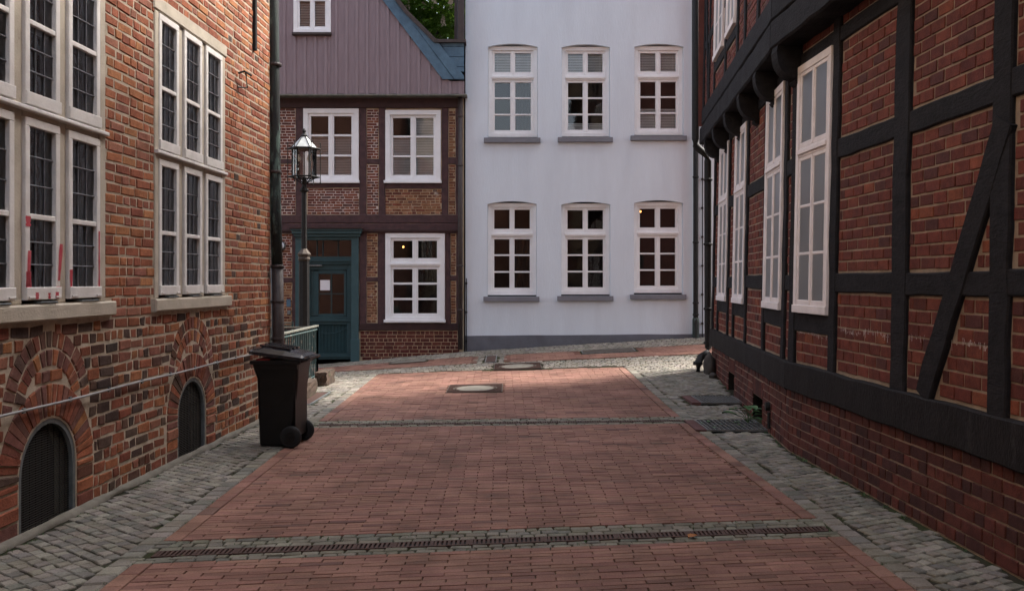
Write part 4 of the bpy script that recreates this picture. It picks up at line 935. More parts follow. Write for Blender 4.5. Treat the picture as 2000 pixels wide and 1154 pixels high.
for (a, b, c, d) in ((621, 645, 535, 573), (647, 671, 535, 573), (621, 645, 575, 613), (647, 671, 575, 613), (590, 617, 469, 501), (619, 629, 469, 501), (630.5, 659, 469, 501), (660.5, 687, 469, 501)):
    mk('pane', [FH.P(fx(a), fz(d), -0.08), FH.P(fx(b), fz(d), -0.08 + U(-.003, .003)), FH.P(fx(b), fz(c), -0.08), FH.P(fx(a), fz(c), -0.08)], [(0, 1, 2, 3)], g_dark, dr)
x = 605.0
while x < 677:                                                    # reeded lower panel
    mb = MB(); fr(mb, x + 0.2, x + 2.6, 634, 690, -0.10, -0.07, 0.008); mb.build('door_reed', m_teal, dr); x += 2.8
mb = MB(); mb.tube([FH.P(fx(606 + 71 * i / 16), fz(640) - 0.13 * math.sin(math.pi * i / 16), -0.055) for i in range(17)], 0.006, 6); mb.build('carved_garland', m_tealL, dr)
mb = MB(); fr(mb, 588, 629, 517, 520, -0.04, 0.02, 0.003); mb.build('door_closer', m_steel, dr)
mb = MB(); mb.tube([FH.P(fx(601), fz(600), -0.03), FH.P(fx(601), fz(612), 0.03), FH.P(fx(601), fz(620), -0.03)], 0.018, 8); mb.build('door_handle', m_brass, dr)
mb = MB(); fr(mb, 560, 568, 584, 599, 0.012, 0.016, 0.001); mb.build('blue_sticker', m_blue, HH)
mb = MB(); fr(mb, 562, 568.5, 606, 614, 0.01, 0.05, 0.004); mb.build('doorbell', m_steel, HH)
# mauve boards, gable window, blue barge boards, gutter board
FG = Frame(FH.P(0, 0, 0.20), FH.U, FH.V, FH.N); zg = fz(188)
def gtop(u):                                                      # underside of the barge boards, gable falls to the right
    px = 1000 + u * S; return 12.0 if px < 700 else (fz(33) + (775 - px) * 1.34 / S if px < 872 else fz(163))
uw0, uw1, zw0 = fx(578), fx(650), fz(72)
bx = fx(500); bw = 20.0 / S; k = 0
bedges = sorted([fx(500) + bw * i for i in range(21)] + [fx(908), uw0, uw1]); bedges = [e for e in bedges if e <= fx(908) + 1e-6]
for bx, b2 in zip(bedges, bedges[1:]):
    mid = (bx + b2) / 2
    tops = [min(gtop(u), 7.95) for u in (bx, b2)]
    segs = [(zg + U(0, 0.012), None)]
    if b2 > uw0 + 0.01 and bx < uw1 - 0.01:
        mb = MB(); slabq(mb, FG, [(bx, zg), (b2 - 0.004, zg), (b2 - 0.004, zw0), (bx, zw0)], -0.03, U(0, 0.003), 0.002); mb.build('board', m_mauve, HH)
        mb = MB(); slabq(mb, FG, [(bx, zw0 + 0.84), (b2 - 0.004, zw0 + 0.84), (b2 - 0.004, tops[1]), (bx, tops[0])], -0.03, U(0, 0.003), 0.002); mb.build('board', m_mauve, HH)
    else:
        mb = MB(); slabq(mb, FG, [(bx, zg + U(0, 0.01)), (b2 - 0.004, zg + U(0, 0.01)), (b2 - 0.004, tops[1]), (bx, tops[0])], -0.03, U(0, 0.003), 0.002); mb.build('board', m_mauve, HH)
    hb = 0.028
    if bx in (uw0, uw1): continue
    if not (uw0 - hb < bx < uw1 + hb): mb = MB(); slabq(mb, FG, [(bx - hb, zg - 0.01), (bx + hb, zg - 0.01), (bx + hb, min(gtop(bx + hb), 7.95)), (bx - hb, min(gtop(bx - hb), 7.95))], 0.003, 0.026, 0.004); mb.build('batten', m_mauve, HH)
    else: mb = MB(); slab(mb, FG, bx - hb, bx + hb, zg - 0.01, zw0 - 0.05, 0.003, 0.026, 0.004); mb.build('batten', m_mauve, HH)
mb = MB(); slab(mb, FG, hx0, fx(500), zg, fz(162), -0.03, 0.0); mb.build('boarding', m_mauve, HH)
mb = MB(); slab(mb, FG, hx0, fx(913), zg - 0.045, zg - 0.012, -0.25, 0.07, 0.006); mb.build('drip_board', m_railtop, HH)
w = window(HH, FG, uw0, uw1, zw0 + 0.02, zw0 + 0.83, [(1.0, 1)], m_white, g_dark, 0.075, 0.03, -0.03, 0.05, 0.03, 0.08)
blind(w, FG, uw0 + 0.08, uw1 - 0.08, zw0 + 0.08, zw0 + 0.8, -0.12)
mb = MB(); slab(mb, FG, uw0 - 0.02, uw1 + 0.02, zw0 - 0.035, zw0 + 0.018, 0.0, 0.09, 0.004); mb.build('window_sill', m_brownmetal, w)
def pq(mb, q, d0, d1, c=0.004): slabq(mb, FG, [(fx(a), fz(b)) for a, b in q], d0, d1, c)
def bb(name, q, d0, d1, mat):                                      # flat board from corner points, any outline
    v = [FG.P(fx(a), fz(b), d0) for a, b in q] + [FG.P(fx(a), fz(b), d1) for a, b in q]; n = len(q)
    mk(name, v, [tuple(range(n)), tuple(range(2 * n - 1, n - 1, -1))] + [(i, (i + 1) % n, n + (i + 1) % n, n + i) for i in range(n)], mat, HH)
bb('barge_board', [(719, -34), (746, -34), (794, 33), (888, 160), (866, 160)], -0.06, 0.05, m_blue)
bb('barge_board', [(795.5, 35), (851, 89), (858, 89), (907, 153), (907, 160), (889, 160)], -0.06, 0.062, m_blue)
for a, b in ((90, 96), (97, 116), (117, 135), (136, 145)): bb('blue_board', [(860 + (a - 88) * 0.66, a), (907, a), (907, b), (860 + (b - 88) * 0.66, b)], -0.06, 0.03, m_blue)
bb('roof_edge', [(741, -36), (750, -36), (801, 30), (855, 84), (850, 90), (794, 34)], -0.3, 0.09, m_brownmetal); bb('roof_edge', [(855.5, 84), (911, 84), (911, 90), (851, 90)], -0.3, 0.10, m_brownmetal)
bb('boxed_pipe', [(885, -40), (890, -40), (890, 84), (885, 84)], -0.9, -0.6, m_brownmetal); bb('boxed_pipe', [(895, -40), (907, -40), (907, 84), (895, 84)], -0.3, 0.02, m_brownmetal)
mb = MB(); rp = [(356, 160), (614, -216), (748, -36), (800, 31.5), (854, 85.5), (909, 85.5)]
for (a, b), (c, d) in zip(rp, rp[1:]): mb.add([FG.P(fx(a), fz(b), 0), FG.P(fx(c), fz(d), 0), FG.P(fx(c), fz(d), -8), FG.P(fx(a), fz(b), -8)], [(0, 1, 2, 3)])
mb.add([FG.P(fx(a), fz(b), -7.9) for a, b in rp + [(909, 200), (356, 200)]], [tuple(range(8))])
mb.build('roof', m_slate, HH)
mb = MB(); mb.add([FG.P(fx(a), fz(b), -0.03) for a, b in ((356, 162), (614, -212), (700, -98), (700, 0), (500, 0), (500, 162))], [(0, 1, 2, 3, 4, 5)]); mb.build('gable_backing', m_mauve, HH)
mb = MB(); q = fx(899.5); mb.tube([(q, YF - 0.1, fz(192)), (q, YF - 0.1, 3), (q, YF - 0.1, 0.22)], 0.052, 12); dp = mb.build('downpipe', m_brownmetal, HH, True)
for z in (5.2, 4.15, 2.0, 1.05): mb = MB(); mb.lathe((q, YF - 0.1, z), [(0.056, 0), (0.064, 0.01), (0.064, 0.03), (0.056, 0.04)], 12); mb.build('pipe_band', m_brownmetal, dp)

# ------------------------------------------------------------------ chestnut tree behind the gap
def tree(name, label, base, zc, rad, nclump, seed, fl):
    rnd = random.Random(seed); t = thing(name, label, 'tree', base)
    mb = MB(); b = Vector(base); mb.tube([b, b + Vector((0.1, 0, zc * 0.4)), b + Vector((0.05, 0.1, zc * 0.8)), b + Vector((0, 0, zc + rad * 0.3))], [0.35, 0.28, 0.2, 0.06], 10)
    for k in range(14):
        a = rnd.random() * 6.28; s = b + Vector((0, 0, zc * (0.5 + 0.4 * rnd.random()))); e = b + Vector((math.cos(a) * rad * 0.8, math.sin(a) * rad * 0.8, zc + rad * (rnd.random() - 0.3)))
        mb.tube([s, s.lerp(e, 0.5) + Vector((0, 0, 0.2)), e], [0.1, 0.06, 0.02], 6)
    mb.build('trunk', m_bark, t, True)
    lv = MB(); fw = MB()
    for k in range(nclump):
        while True:
            p = Vector((rnd.uniform(-1, 1), rnd.uniform(-1, 1), rnd.uniform(-1, 1)))
            if 0.35 < p.length < 1 and noise.noise(p * 2.3 + Vector((seed, 0, 0))) > -0.12: break
        c = b + Vector((p.x * rad, p.y * rad, zc + p.z * rad * 0.95)); out = p.normalized()
        for m in range(rnd.randint(5, 8)):                          # one hand of leaflets hanging from a stalk
            a = rnd.random() * 6.28; d = Vector((math.cos(a), math.sin(a), rnd.uniform(-0.75, 0.1))).normalized(); s = d.cross(Vector((0, 0, 1))).normalized(); L_ = rnd.uniform(0.18, 0.3); w_ = L_ * 0.2; q = c + out * 0.05
            dn = Vector((0, 0, -0.05))
            lv.add([q, q + d * L_ * 0.6 + s * w_, q + d * L_ + dn, q + d * L_ * 0.6 - s * w_], [(0, 1, 2, 3)])
        if rnd.random() < fl and p.z > -0.6:
            q = c + out * 0.12
            for m in range(26):
                h = rnd.random(); a = rnd.random() * 6.28; r_ = 0.07 * (1 - h * 0.8); x = q + Vector((math.cos(a) * r_, math.sin(a) * r_, h * 0.3)); e = 0.022
                fw.add([x + Vector((-e, 0, -e)), x + Vector((e, e, -e)), x + Vector((e, 0, e)), x + Vector((-e, -e, e))], [(0, 1, 2, 3)])
    lv.build('crown', m_leaf, t)
    if fw.v: fw.build('blossom', m_flower, t)
tree('chestnut_tree', 'green chestnut tree with cream blossom candles behind the mauve gable', (-2.9, 29, 0), 11.0, 3.4, 5200, 3, 0.05)

# ------------------------------------------------------------------ street furniture
# lamp post
lx, ly = (594 - 1000) / 1765 * 15.9, 15.9; sl = 15.9 / 1765
def lz(py): return CAMH + (HY - py) * sl
LP = thing('street_lamp', 'black iron street lamp with six-sided glass lantern beside the teal door', 'street lamp', (lx, ly, zf(lx, ly)))
mb = MB(); z0 = zf(lx, ly)
mb.lathe((lx, ly, 0), [(0.17, z0 - 0.02), (0.17, z0 + 0.12), (0.12, z0 + 0.2), (0.098, z0 + 0.3), (0.092, lz(512)), (0.10, lz(508)), (0.075, lz(507)), (0.05, lz(490)), (0.044, lz(370))], 8); mb.build('pole', m_black, LP)
mb = MB(); mb.lathe((lx, ly, 0), [(0.095, lz(510)), (0.11, lz(506)), (0.10, lz(502)), (0.115, lz(499)), (0.12, lz(496)), (0.075, lz(490)), (0.05, lz(486))], 8); mb.build('collar', m_cast, LP)
mb = MB(); mb.lathe((lx, ly, 0), [(0.05, lz(376)), (0.085, lz(373)), (0.085, lz(371)), (0.045, lz(366)), (0.035, lz(358)), (0.04, lz(350)), (0.028, lz(346))], 10); mb.build('capital', m_black, LP)
fr_ = MB(); zt, zb_ = lz(291), lz(346); r0 = 0.205; ph0 = math.radians(8)
hexp = lambda r, z, k: (lx + r * math.cos(ph0 + math.pi / 3 * k), ly + r * math.sin(ph0 + math.pi / 3 * k), z)
for k in range(6):
    fr_.tube([hexp(r0, zb_, k), hexp(r0, zt, k)], 0.013, 6)
    for z, r in ((zb_, r0 + 0.01), (zt, r0 + 0.01), (zb_, r0 + 0.075), (zt, r0 + 0.075)): fr_.tube([hexp(r, z, k), hexp(r, z, k + 1)], 0.010 if r > 0.25 else 0.015, 6)
    fr_.tube([hexp(r0, zt, k), hexp(r0 + 0.08, zt, k)], 0.008, 6); fr_.tube([hexp(r0, zb_, k), hexp(r0 + 0.08, zb_, k)], 0.008, 6)
    fr_.tube([hexp(r0 + 0.02, zb_, k), hexp(0.10, lz(354), k), hexp(0.03, lz(360), k)], 0.009, 6)
fr_.build('lantern_frame', m_black, LP)
for k in range(6):
    mb = MB(); p = hexp(r0 + 0.075, 0, k); mb.tube([(p[0], p[1], lz(356)), (p[0], p[1], lz(281))], 0.008, 6)
    for z in (lz(357), lz(280)): mb.lathe((p[0], p[1], z), [(0.004, -0.014), (0.014, -0.004), (0.014, 0.004), (0.004, 0.014)], 8)
    mb.build('guard_rod', m_black, LP)
    mk('pane', [hexp(r0 - 0.004, zb_, k), hexp(r0 - 0.004, zb_, k + 1), hexp(r0 - 0.004, zt, k + 1), hexp(r0 - 0.004, zt, k)], [(0, 1, 2, 3)], g_lamp, LP)
    mk('roof_facet', [hexp(r0 + 0.025, zt + 0.012, k), hexp(r0 + 0.025, zt + 0.012, k + 1), hexp(0.04, lz(266), k + 1), hexp(0.04, lz(266), k)], [(0, 1, 2, 3)], m_lanroof, LP)
mb = MB()
for k in range(6): mb.tube([hexp(r0 + 0.028, zt + 0.014, k), hexp(0.042, lz(266) + 0.002, k)], 0.007, 6)
mb.lathe((lx, ly, 0), [(0.055, lz(267)), (0.06, lz(265)), (0.03, lz(262)), (0.022, lz(259)), (0.035, lz(257)), (0.03, lz(254)), (0.01, lz(251))], 10); mb.build('finial', m_black, LP)
mb = MB(); mb.tube([(lx, ly, zb_), (lx, ly, zt - 0.04)], 0.012, 6)
for s_ in (-1, 1): mb.tube([(lx, ly, zt - 0.05), (lx + s_ * 0.06, ly, zt - 0.02), (lx + s_ * 0.09, ly, zt - 0.06), (lx + s_ * 0.09, ly, zt - 0.1)], 0.012, 6)
arm = mb.build('lamp_holder', m_black, LP)
for s_ in (-1, 1): mb = MB(); mb.lathe((lx + s_ * 0.09, ly, zt - 0.20), [(0.005, -0.02), (0.035, 0.0), (0.043, 0.03), (0.035, 0.06), (0.015, 0.1)], 12); mb.build('bulb', m_bulb, LP, True)

# wheeled bin
bc = Vector((-2.40, 9.42, 0)); rz = math.radians(-4)
BIN = thing('wheeled_bin', 'black wheeled rubbish bin with its lid slightly open by the left wall', 'bin', bc)
MT = Matrix.Translation(bc) @ Matrix.Rotation(rz, 4, 'Z')           # local x = towards the handle and wheels, y = away from the camera
def loft(secs):
    v = []; f = []
    for (z, xa, xb, ya, yb, r) in secs:
        for (cx, cy, a0) in ((xb - r, yb - r, 0), (xa + r, yb - r, 90), (xa + r, ya + r, 180), (xb - r, ya + r, 270)):
            for k in range(4): t = math.radians(a0 + 30 * k); v.append(tuple(MT @ Vector((cx + r * math.cos(t), cy + r * math.sin(t), z))))
    n = 16
    for i in range(len(secs) - 1):
        for k in range(n): f.append((i * n + k, i * n + (k + 1) % n, (i + 1) * n + (k + 1) % n, (i + 1) * n + k))
    f.append(tuple(range(n))[::-1]); f.append(tuple((len(secs) - 1) * n + k for k in range(n))); return v, f
mb = MB(); mb.add(*loft([(0.012, -0.175, 0.14, -0.17, 0.17, 0.03), (0.03, -0.18, 0.15, -0.175, 0.175, 0.03), (0.30, -0.185, 0.19, -0.19, 0.19, 0.03), (0.70, -0.195, 0.232, -0.21, 0.21, 0.035), (0.79, -0.225, 0.238, -0.222, 0.222, 0.035), (0.855, -0.24, 0.24, -0.232, 0.232, 0.03)]))
body = mb.build('body', m_bin, BIN)
mb = MB(); mb.add(*loft([(0.848, -0.25, 0.262, -0.248, 0.248, 0.03), (0.852, -0.26, 0.268, -0.252, 0.252, 0.03), (0.882, -0.26, 0.268, -0.252, 0.252, 0.03), (0.886, -0.252, 0.262, -0.246, 0.246, 0.03)])); mb.build('rim', m_bin, body)
mb = MB()
for s_ in (-1, 1): mb.box((-0.15, s_ * 0.205 - 0.012, 0.80), (0.235, s_ * 0.205 + 0.03 * s_ + 0.002, 0.848), MT)
mb.box((0.23, -0.2, 0.10), (0.236, 0.2, 0.8), MT @ Matrix.Translation((-0.028, 0, 0)))
mb.build('rib', m_bin, body)
hingeM = MT @ Matrix.Translation((0.27, 0, 0.90)) @ Matrix.Rotation(math.radians(7), 4, 'Y')
mb = MB(); v = []; f = []                                           # domed lid, hinged at the back
secs = [(-0.53, 0.0, 0.015), (-0.53, 0.0, 0.03), (-0.51, 0.02, 0.055), (-0.40, 0.03, 0.078), (-0.18, 0.028, 0.075), (0.0, 0.02, 0.055), (0.03, 0.0, 0.03)]
for (x, ins, h) in secs:
    for (y, z) in ((-0.255, -0.012), (-0.255, 0.018), (-0.21 , h * 0.8), (-0.12, h), (0.12, h), (0.21, h * 0.8), (0.255, 0.018), (0.255, -0.012)):
        v.append(tuple(hingeM @ Vector((x, y * (1 - ins), min(z, h)))))
n = 8
for i in range(len(secs) - 1):
    for k in range(n - 1): f.append((i * n + k, i * n + k + 1, (i + 1) * n + k + 1, (i + 1) * n + k))
f.append(tuple(range(n))); f.append(tuple((len(secs) - 1) * n + k for k in range(n))[::-1]); mb.add(v, f); lid = mb.build('lid', m_lid, BIN)
mb = MB()
for y in (-0.13, 0.0, 0.13): mb.box((-0.46, y - 0.03, 0.072), (-0.14, y + 0.03, 0.088), hingeM)
mb.build('lid_rib', m_lid, lid)
mb = MB(); mb.tube([MT @ Vector(p) for p in ((0.24, -0.2, 0.87), (0.33, -0.2, 0.90), (0.34, -0.19, 0.91), (0.34, 0.19, 0.91), (0.33, 0.2, 0.90), (0.24, 0.2, 0.87))], 0.017, 8); mb.build('handle', m_bin, BIN)
mb = MB(); mb.box((-0.20, -0.2, 0.884), (-0.06, 0.2, 0.900), MT); mb.build('red_bag', m_red, BIN)
for y in (-0.225, 0.225):
    c = MT @ Vector((0.165, y, 0.112)); ax = (MT.to_3x3() @ Vector((0, 1, 0)))
    mb = MB(); mb.tube([c - ax * 0.026, c - ax * 0.024, c - ax * 0.012, c + ax * 0.012, c + ax * 0.024, c + ax * 0.026], [0.07, 0.098, 0.112, 0.112, 0.098, 0.07], 24); wh = mb.build('wheel', m_rubber, BIN)
    mb = MB(); mb.tube([c - ax * 0.034, c + ax * 0.034], 0.058, 18); mb.tube([c - ax * 0.044, c + ax * 0.04], 0.022, 12); mb.build('hub', m_bin, wh)
mb = MB(); mb.tube([MT @ Vector((0.165, -0.2, 0.112)), MT @ Vector((0.165, 0.2, 0.112))], 0.012, 8); mb.build('axle', m_steel, BIN)

# railing round the cellar steps, on two stone blocks
RL = thing('iron_railing', 'peeling teal iron railing with pale handrail behind the black bin', 'railing', (-3.3, 14, zf(-3.3, 14)))
def fence(pts, h, pitch=0.125):
    for (x0, y0), (x1, y1) in zip(pts, pts[1:]):
        L_ = math.hypot(x1 - x0, y1 - y0); n = int(L_ / pitch)
        za, zb = zf(x0, y0), zf(x1, y1)
        mb = MB(); mb.tube([(x0, y0, za + 0.12), (x1, y1, zb + 0.12)], 0.016, 6); mb.tube([(x0, y0, za + h - 0.06), (x1, y1, zb + h - 0.06)], 0.014, 6); mb.build('cross_rail', m_rail, RL)
        ang = math.atan2(y1 - y0, x1 - x0)
        mb = MB(); mb.box((0, -0.028, -0.012), (L_, 0.028, 0.012), Matrix.Translation((x0, y0, (za + zb) / 2 + h)) @ Matrix.Rotation(ang, 4, 'Z')); mb.build('handrail', m_railtop, RL)
        for i in range(n + 1):
            t = i / n; x, y = x0 + (x1 - x0) * t, y0 + (y1 - y0) * t; z = zf(x, y)
            mb = MB(); e = 0.018 if i in (0, n) else 0.0075
            mb.box((x - e, y - e, z + (-0.02 if i in (0, n) else 0.12)), (x + e, y + e, z + h - 0.012 + (0.03 if i in (0, n) else 0))); mb.build('post' if i in (0, n) else 'baluster', m_rail, RL)
fence([(-3.29, 12.5), (-3.29, 15.25), (-4.6, 15.25)], 0.95)
fence([(-4.55, 17.3), (-4.2, 17.3)], 0.98)
def roughbox(a, b, seed, amp):
    rnd = random.Random(seed); v = []; f = []; n = 5
    import itertools
    idx = {}
    def vid(i, j, k):
        if (i, j, k) not in idx:
            p = Vector((a[0] + (b[0] - a[0]) * i / n, a[1] + (b[1] - a[1]) * j / n, a[2] + (b[2] - a[2]) * k / n)); e = sum(1 for q in (i, j, k) if q in (0, n))
            if e > 1: p = p.lerp(Vector(((a[0] + b[0]) / 2, (a[1] + b[1]) / 2, (a[2] + b[2]) / 2)), 0.03 * (e - 1))
            idx[(i, j, k)] = len(v); v.append(tuple(p + Vector((rnd.uniform(-amp, amp), rnd.uniform(-amp, amp), rnd.uniform(-amp, amp)))))
        return idx[(i, j, k)]
    for i in range(n):
        for j in range(n):
            for k in (0, n):
                f.append((vid(i, j, k), vid(i + 1, j, k), vid(i + 1, j + 1, k), vid(i, j + 1, k))); f.append((vid(i, k, j), vid(i + 1, k, j), vid(i + 1, k, j + 1), vid(i, k, j + 1))); f.append((vid(k, i, j), vid(k, i + 1, j), vid(k, i + 1, j + 1), vid(k, i, j + 1)))
    return v, f
for (x0, x1, y0, y1, h, lb, sd_) in ((-3.16, -2.93, 12.9, 13.6, 0.24, 'mossy sandstone block beside the bin, the nearer one at the railing foot', 1), (-3.18, -2.98, 14.55, 15.2, 0.23, 'smaller square sandstone block at the far foot of the railing', 2)):
    o = mk('stone_block', *roughbox((x0, y0, zf(x0, y0) - 0.02), (x1, y1, zf(x0, y0) + h), sd_, 0.012), m_block); tag(o, lb, 'stone block', 'stone blocks at the railing')
# drain channels
def drain(dv, label):
    dv = dv - DOFF; c = W(0, dv); t = thing('drain_channel', label, 'drain', (c[0], c[1], c[2]), 'slotted drains across the street')
    xa, xb = XL(dv) + 0.05, XR(dv) - 0.04; n = 9; hw = 0.06
    mb = MB()
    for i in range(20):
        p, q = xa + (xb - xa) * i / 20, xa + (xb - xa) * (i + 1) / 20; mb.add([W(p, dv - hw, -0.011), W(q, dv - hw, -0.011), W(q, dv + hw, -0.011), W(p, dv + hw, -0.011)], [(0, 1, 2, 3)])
    mb.build('painted_channel_dark', m_recess_shade, t)  # flat near-black strip painting the dark depth under the slots
    for i in range(n):
        a, b = xa + (xb - xa) * i / n + 0.003, xa + (xb - xa) * (i + 1) / n - 0.003; mb = MB()
        def bar(x0, x1, v0, v1):
            p = [(x0, v0), (x1, v0), (x1, v1), (x0, v1)]; mb.add([W(x, v_, -0.010) for x, v_ in p] + [W(x, v_, 0.002) for x, v_ in p], [(4, 5, 6, 7), (0, 1, 5, 4), (1, 2, 6, 5), (2, 3, 7, 6), (3, 0, 4, 7)])
        bar(a, b, dv - hw, dv - hw + 0.014); bar(a, b, dv + hw - 0.014, dv + hw); m = 16
        for k in range(m + 1):
            x = a + (b - a - 0.015) * k / m; bar(x, x + (0.016 if k % 8 else 0.024), dv - hw + 0.014, dv + hw - 0.014)
        mb.build('grate', m_rust, t)
drain(D1, 'rusty slotted drain across the street in the foreground'); drain(D2, 'narrow slotted drain across the street in the middle distance beside the bin')
# manhole covers
for (mx, my, h), lb in zip(MAN, ('round manhole cover in a square iron frame set in the red bricks', 'round manhole cover in a square iron frame set in the cobbles near the white house')):
    z = zf(mx, my); t = thing('manhole_cover', lb, 'manhole cover', (mx, my, z), 'manhole covers')
    def MP(x, y, dz): return (mx + x, my + y, zf(mx + x, my + y) + dz)
    mb = MB(); n = 24; rr = h * 0.76
    for i in range(n):
        a0, a1 = 2 * math.pi * i / n, 2 * math.pi * (i + 1) / n
        def sq(a): k = h / max(abs(math.cos(a)), abs(math.sin(a))); return (k * math.cos(a), k * math.sin(a))
        p = [(rr * math.cos(a0), rr * math.sin(a0)), sq(a0), sq(a1), (rr * math.cos(a1), rr * math.sin(a1))]
        mb.add([MP(*q, 0.004) for q in p] + [MP(*q, -0.03) for q in p], [(0, 1, 2, 3), (1, 5, 6, 2), (0, 3, 7, 4)])
    fm = mb.build('frame', m_cast, t)
    for k in range(-6, 7):                                         # raised ribs of the cast frame
        y = k * h / 6.5
        for s_ in (-1, 1):
            xin = math.sqrt(max(0, (rr + 0.02) ** 2 - y * y)) if abs(y) < rr else 0.0
            if h - 0.015 - xin > 0.03:
                mb = MB()
                p = [(s_ * xin, y - 0.014), (s_ * (h - 0.015), y - 0.014), (s_ * (h - 0.015), y + 0.014), (s_ * xin, y + 0.014)]
                mb.add([MP(*q, 0.003) for q in p] + [MP(*q, 0.011) for q in p], [(4, 5, 6, 7), (0, 1, 5, 4), (1, 2, 6, 5), (2, 3, 7, 6), (3, 0, 4, 7)]); mb.build('frame_rib', m_rust, fm)
    mb = MB(); v = [MP(0, 0, 0.006)] + [MP((rr - 0.03) * math.cos(2 * math.pi * i / 28), (rr - 0.03) * math.sin(2 * math.pi * i / 28), 0.004) for i in range(28)]
    mb.add(v, [(0, 1 + i, 1 + (i + 1) % 28) for i in range(28)]); mb.build('cover_fill', m_conc, t)
    mb = MB()
    for i in range(28):
        a0, a1 = 2 * math.pi * i / 28, 2 * math.pi * (i + 1) / 28; mb.add([MP(r_ * math.cos(a), r_ * math.sin(a), dz) for r_, a, dz in ((rr - 0.035, a0, 0.007), (rr - 0.012, a0, 0.010), (rr - 0.012, a1, 0.010), (rr - 0.035, a1, 0.007))], [(0, 1, 2, 3)])
    mb.build('cover_ring', m_rust, t)
# plates in the paving
for (x0, x1, y0, y1), lb, mt in zip(PLATES, ('narrow rusty iron cover plate in a strip of cobbles before the white house', 'long rusty iron hatch lying beside the stone blocks and railing', 'pale concrete cover slab in the red walkway before the half-timbered house', 'dark iron cover grid in the red walkway before the white house'), (m_rust, m_rust, m_conc, m_cast)):
    t = thing('cover_plate', lb, 'cover plate', ((x0 + x1) / 2, (y0 + y1) / 2, zf((x0 + x1) / 2, (y0 + y1) / 2)))
    def bx4(mb, a, b, c, d, dz): 
        p = [(a, c), (b, c), (b, d), (a, d)]; mb.add([(x, y, zf(x, y) - 0.03) for x, y in p] + [(x, y, zf(x, y) + dz) for x, y in p], [(4, 5, 6, 7), (0, 1, 5, 4), (1, 2, 6, 5), (2, 3, 7, 6), (3, 0, 4, 7)])
    mb = MB(); bx4(mb, x0 + 0.02, x1 - 0.02, y0 + 0.02, y1 - 0.02, 0.006); mb.build('plate', mt, t)
    mb = MB(); bx4(mb, x0, x1, y0, y0 + 0.018, 0.010); bx4(mb, x0, x1, y1 - 0.018, y1, 0.010); bx4(mb, x0, x0 + 0.018, y0 + 0.02, y1 - 0.02, 0.010); bx4(mb, x1 - 0.018, x1, y0 + 0.02, y1 - 0.02, 0.010); mb.build('rim', m_steel if mt is not m_conc else m_cast, t)
# light-well gratings beside the right house
for (x0, x1, y0, y1), lb in zip(GRATES, ('steel grating over the farther cellar window at the right wall', 'steel grating with a plant growing through it at the right wall')):
    xm = (x0 + x1) / 2; z = zf(xm, (y0 + y1) / 2); xw = wallR((y0 + y1) / 2) + 0.02
    t = thing('cellar_grating', lb, 'grating', (xm, (y0 + y1) / 2, z), 'gratings along the right wall')
    mb = MB(); mb.box((x0, y0, z - 0.03), (xw, y1, z - 0.008)); mb.build('painted_well_dark', m_recess_shade, t)  # shallow near-black box painting the darkness of a deep well
    mb = MB()
    for a, b, c, d in ((x0, xw, y0, y0 + 0.02), (x0, xw, y1 - 0.02, y1), (x0, x0 + 0.02, y0 + 0.02, y1 - 0.02), (xw - 0.04, xw - 0.02, y0 + 0.02, y1 - 0.02)): mb.box((a, c, z - 0.02), (b, d, z + 0.014))
    mb.build('frame', m_galv, t)
    n = 14
    for i in range(1, n):
        x = x0 + (xw - x0) * i / n; mb = MB(); mb.box((x - 0.006, y0 + 0.02, z - 0.006), (x + 0.006, y1 - 0.02, z + 0.012)); mb.build('bar', m_galv, t)
    mb = MB(); mb.box((x0 + 0.02, (y0 + y1) / 2 - 0.006, z - 0.004), (xw - 0.04, (y0 + y1) / 2 + 0.006, z + 0.009)); mb.build('cross_bar', m_galv, t)
    for k in range(3):
        a = y0 + (y1 - y0) * k / 3; mb = MB(); mb.box((x0 - 0.125, a + 0.004, z - 0.03), (x0 - 0.006, a + (y1 - y0) / 3 - 0.004, z + 0.012))
        mb.c = [(0.16, 0.075, 0.07)] * len(mb.v); mb.build('edge_brick', m_pave, t)
# plant
pc = Vector((2.80, 10.72, zf(2.8, 10.7))); PL = thing('leafy_plant', 'small green plant with broad leaves growing through the grating', 'plant', pc)
rnd = random.Random(5); mb = MB(); lf = []
for i in range(9):
    a = rnd.uniform(0, 6.28); h = rnd.uniform(0.05, 0.22); tip = pc + Vector((math.cos(a) * 0.10 - 0.04, math.sin(a) * 0.10 - 0.03, h)); mb.tube([pc, pc.lerp(tip, 0.5) + Vector((0, 0, 0.03)), tip], 0.004, 5); lf.append((tip, a))
mb.build('stem', m_leaf2, PL)
def leaf(p, a, L_, dz):
    d = Vector((math.cos(a), math.sin(a), dz)).normalized(); s = Vector((-math.sin(a), math.cos(a), 0)); v = []; 
    for t, w_ in ((0, 0.02), (0.3, 0.36), (0.6, 0.34), (0.85, 0.18), (1, 0.01)):
        c = p + d * L_ * t + Vector((0, 0, 0.10 * L_ * math.sin(t * 3.1)))
        v += [c - s * w_ * L_ + Vector((0, 0, 0.1 * L_)), c, c + s * w_ * L_ + Vector((0, 0, 0.1 * L_))]
    f = []
    for i in range(4): f += [(3 * i, 3 * i + 1, 3 * i + 4, 3 * i + 3), (3 * i + 1, 3 * i + 2, 3 * i + 5, 3 * i + 4)]
    return v, f
for p, a in lf: mk('leaf', *leaf(p, a, rnd.uniform(0.10, 0.17), rnd.uniform(-0.25, 0.15)), m_leaf2, PL, smooth=True)
for i in range(10):
    q = Vector((rnd.uniform(2.25, 2.75), rnd.uniform(10.3, 10.8), 0.012)); mk('leaf', *leaf(q, rnd.uniform(0, 6.28), rnd.uniform(0.04, 0.07), 0.1), m_leaf2, PL, smooth=True)
